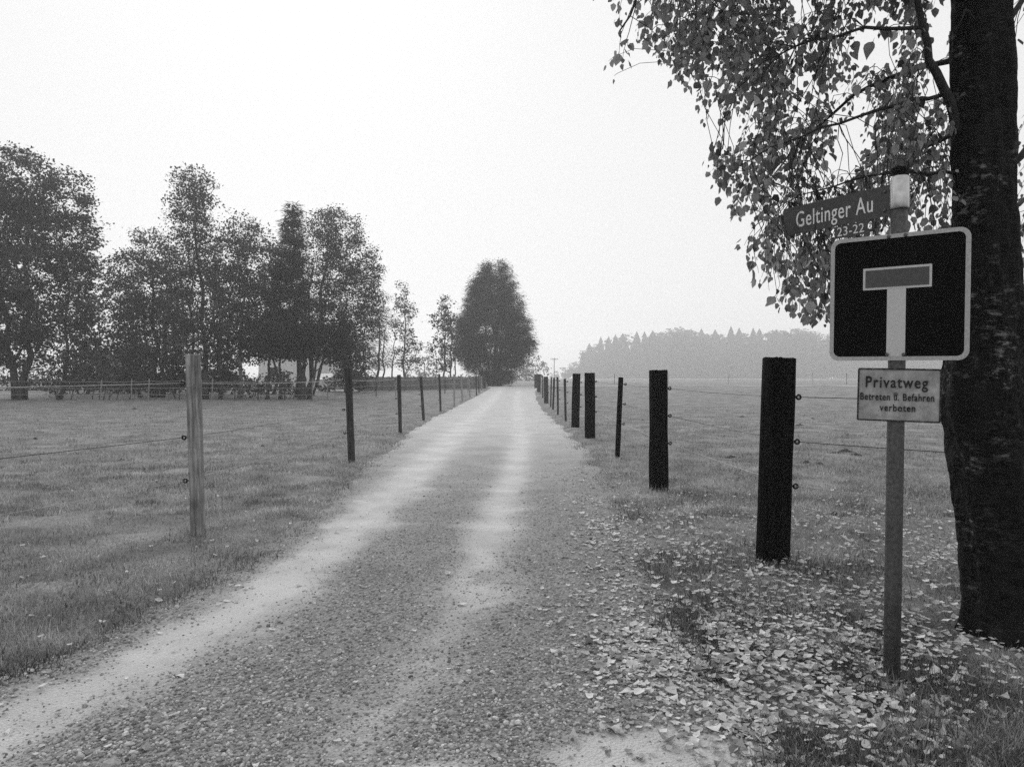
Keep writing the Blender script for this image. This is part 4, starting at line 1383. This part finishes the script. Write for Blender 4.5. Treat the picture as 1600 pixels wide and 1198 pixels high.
YX = [940, 950, 966, 985, 1000, 1037, 1072, 1089, 1106, 1116, 1139, 1160, 1185, 1206, 1250, 1290, 1340, 1480, 1500, 1560, 1590, 1610, 1900]
YY = [60, 118, 138, 100, 72, 112, 142, 182, 246, 292, 316, 395, 436, 478, 502, 512, 500, 420, 120, 120, 540, 560, 560]
leaf_pos, leaf_dir, twig = [], [], MB()
def proj(p):
    return 800 + p.x / p.y * FPX, HORIZON - (p.z - CAM_H) / p.y * FPX
strings = 0
tries = 0
while strings < 800 and tries < 30000:
    tries += 1
    sx = random.triangular(948, 1690, 1350) if random.random() < .7 else random.uniform(1090, 1500)
    lim = float(np.interp(sx, YX, YY))
    sy = lim - (lim + 190) * (random.random() ** 1.05) * .98 - 12
    if 1488 < sx < 1586 and random.random() < .85:
        continue
    hole = float(vnoise(np.array(sx / 48.), np.array(sy / 60.), s=201))
    if hole < .34 or (hole < .48 and random.random() < .6):
        continue
    d = random.uniform(3.78, 5.3) if sx < 1480 else random.uniform(4.35, 5.4)
    p = at(sx, sy, d)
    j = int(np.argmin(np.linalg.norm(LP - np.array(p) - np.array([0, 0, .12]), axis=1)))
    a = Vector(LP[j])
    if (a - p).length > .60:
        continue
    # thin twig from limb to the start of the string, then hanging
    L_ = (a - p).length
    pts = [a, a.lerp(p, .3) + Vector((random.gauss(0, .05), random.gauss(0, .05), .10 + random.gauss(0, .05))) * L_, a.lerp(p, .65) + Vector((random.gauss(0, .06), random.gauss(0, .06), .11)) * L_, p]
    n_ = random.randint(5, 15)
    v = (p - a)
    v = (v.normalized() if v.length > 1e-3 else Vector((-1, 0, 0))) * .5 + Vector((random.gauss(-.15, .25), random.gauss(0, .25), -.35))
    q = p.copy()
    ends = []
    for i in range(n_):
        v = (v.normalized() + Vector((random.gauss(0, .15), random.gauss(0, .15), -.22 + random.gauss(0, .1)))).normalized()
        q = q + v * random.uniform(.022, .036)
        qx, qy = proj(q)
        if qy > float(np.interp(qx, YX, YY)) - 8:
            break
        pts.append(q.copy())
        if 1205 < qx < 1435 and 250 < qy < 390 and q.y < 4.22:
            continue
        if 1280 < qx < 1530 and qy > 340 and q.y < 3.9:
            continue
        for _ in range(random.choice((1, 1, 2))):
            off = Vector((random.gauss(0, .017), random.gauss(0, .025), random.gauss(-.006, .015)))
            leaf_pos.append(q + off)
            leaf_dir.append((off.normalized() * .7 + v * .35 + Vector((0, 0, -.75))).normalized())
    twig.tube([p_ - tb for p_ in pts], [.0026 * (1 - .7 * i / len(pts)) for i in range(len(pts))], 4, False)
    strings += 1
twig.build('twigs', M['twig'], birch)['kind'] = 'stuff'
# leaves above the frame and on the far side of the crown
for pl in limb_pts:
    if pl.z < 3.9: continue
    for _ in range(22):
        q = pl + Vector((random.gauss(0, .38), random.gauss(0, .38), random.gauss(-.25, .30)))
        qx, qy = proj(q) if q.y > .5 else (0, -999)
        if qy > -25 and q.y > .3:
            continue
        leaf_pos.append(q)
        leaf_dir.append(Vector((random.gauss(0, .5), random.gauss(0, .5), -.8)).normalized())

LPs = np.array([tuple(p) for p in leaf_pos])
fy = np.array([tuple(p) for p in leaf_dir])
nL = len(LPs)
rx_ = rng.normal(size=(nL, 3))
fx = np.cross(fy, rx_); fx /= np.linalg.norm(fx, axis=1)[:, None]
fz = np.cross(fx, fy)
lsz = rng.lognormal(math.log(.041), .27, nL)
above = (HORIZON - (LPs[:, 2] - CAM_H) / np.maximum(LPs[:, 1], .3) * FPX) < -25
lsz[above] *= 1.5
MX = np.stack([fx, fy, fz], 2) * lsz[:, None, None]
pxs = 800 + LPs[:, 0] / LPs[:, 1] * FPX
pys = HORIZON - (LPs[:, 2] - CAM_H) / LPs[:, 1] * FPX
vis = (~above) & (pxs > 930) & (pxs < 1480) & (pys > 0)
score = np.where(vis, lsz / LPs[:, 1], 0)
o_ = np.argsort(-score)
single, mass = o_[:300], o_[300:]
LV = [leaf_template(c, f, t, a) for c, f, t, a in ((.25, .18, .1, 0), (-.2, .1, -.2, .08), (.1, -.15, .25, -.08), (.4, .25, -.1, 0))]
tv, tf = leaf_simple(.3, .25, .4)
crown = link('crown', scatter('crown', tv, tf, LPs[mass] - np.array(tb), MX[mass], np.clip(rng.normal(.42, .2, len(mass)), 0, 1)), M['leaf'], birch)
crown['kind'] = 'stuff'
lm = []
for tv, tf in LV:
    me = np_mesh('leaf', tv, [np.array(tf)])
    me.materials.append(M['leaf_single'])
    lm.append(me)
for q, i in enumerate(single):
    o = link('leaf', lm[q % 4], None, crown)
    mt = Matrix([list(MX[i][k_]) + [LPs[i][k_] - tb[k_]] for k_ in range(3)] + [[0, 0, 0, 1]])
    o.matrix_local = mt

# ------------------------------------------------------------------ haze
hz = MB().box(-930, 930, -60, 930, -2.0, 52).build('haze', None)
tag(hz, 'thin autumn mist lying over the fields', 'haze', kind='stuff')
hm = bpy.data.materials.new('haze')
hm.use_nodes = True
n, l = hm.node_tree.nodes, hm.node_tree.links
n.clear()
o = n.new('ShaderNodeOutputMaterial')
pv = n.new('ShaderNodeVolumePrincipled')
pv.inputs['Color'].default_value = g(.995)
pv.inputs['Density'].default_value = 0.0013
pv.inputs['Anisotropy'].default_value = 0.5
l.new(pv.outputs[0], o.inputs['Volume'])
hz.data.materials.append(hm)
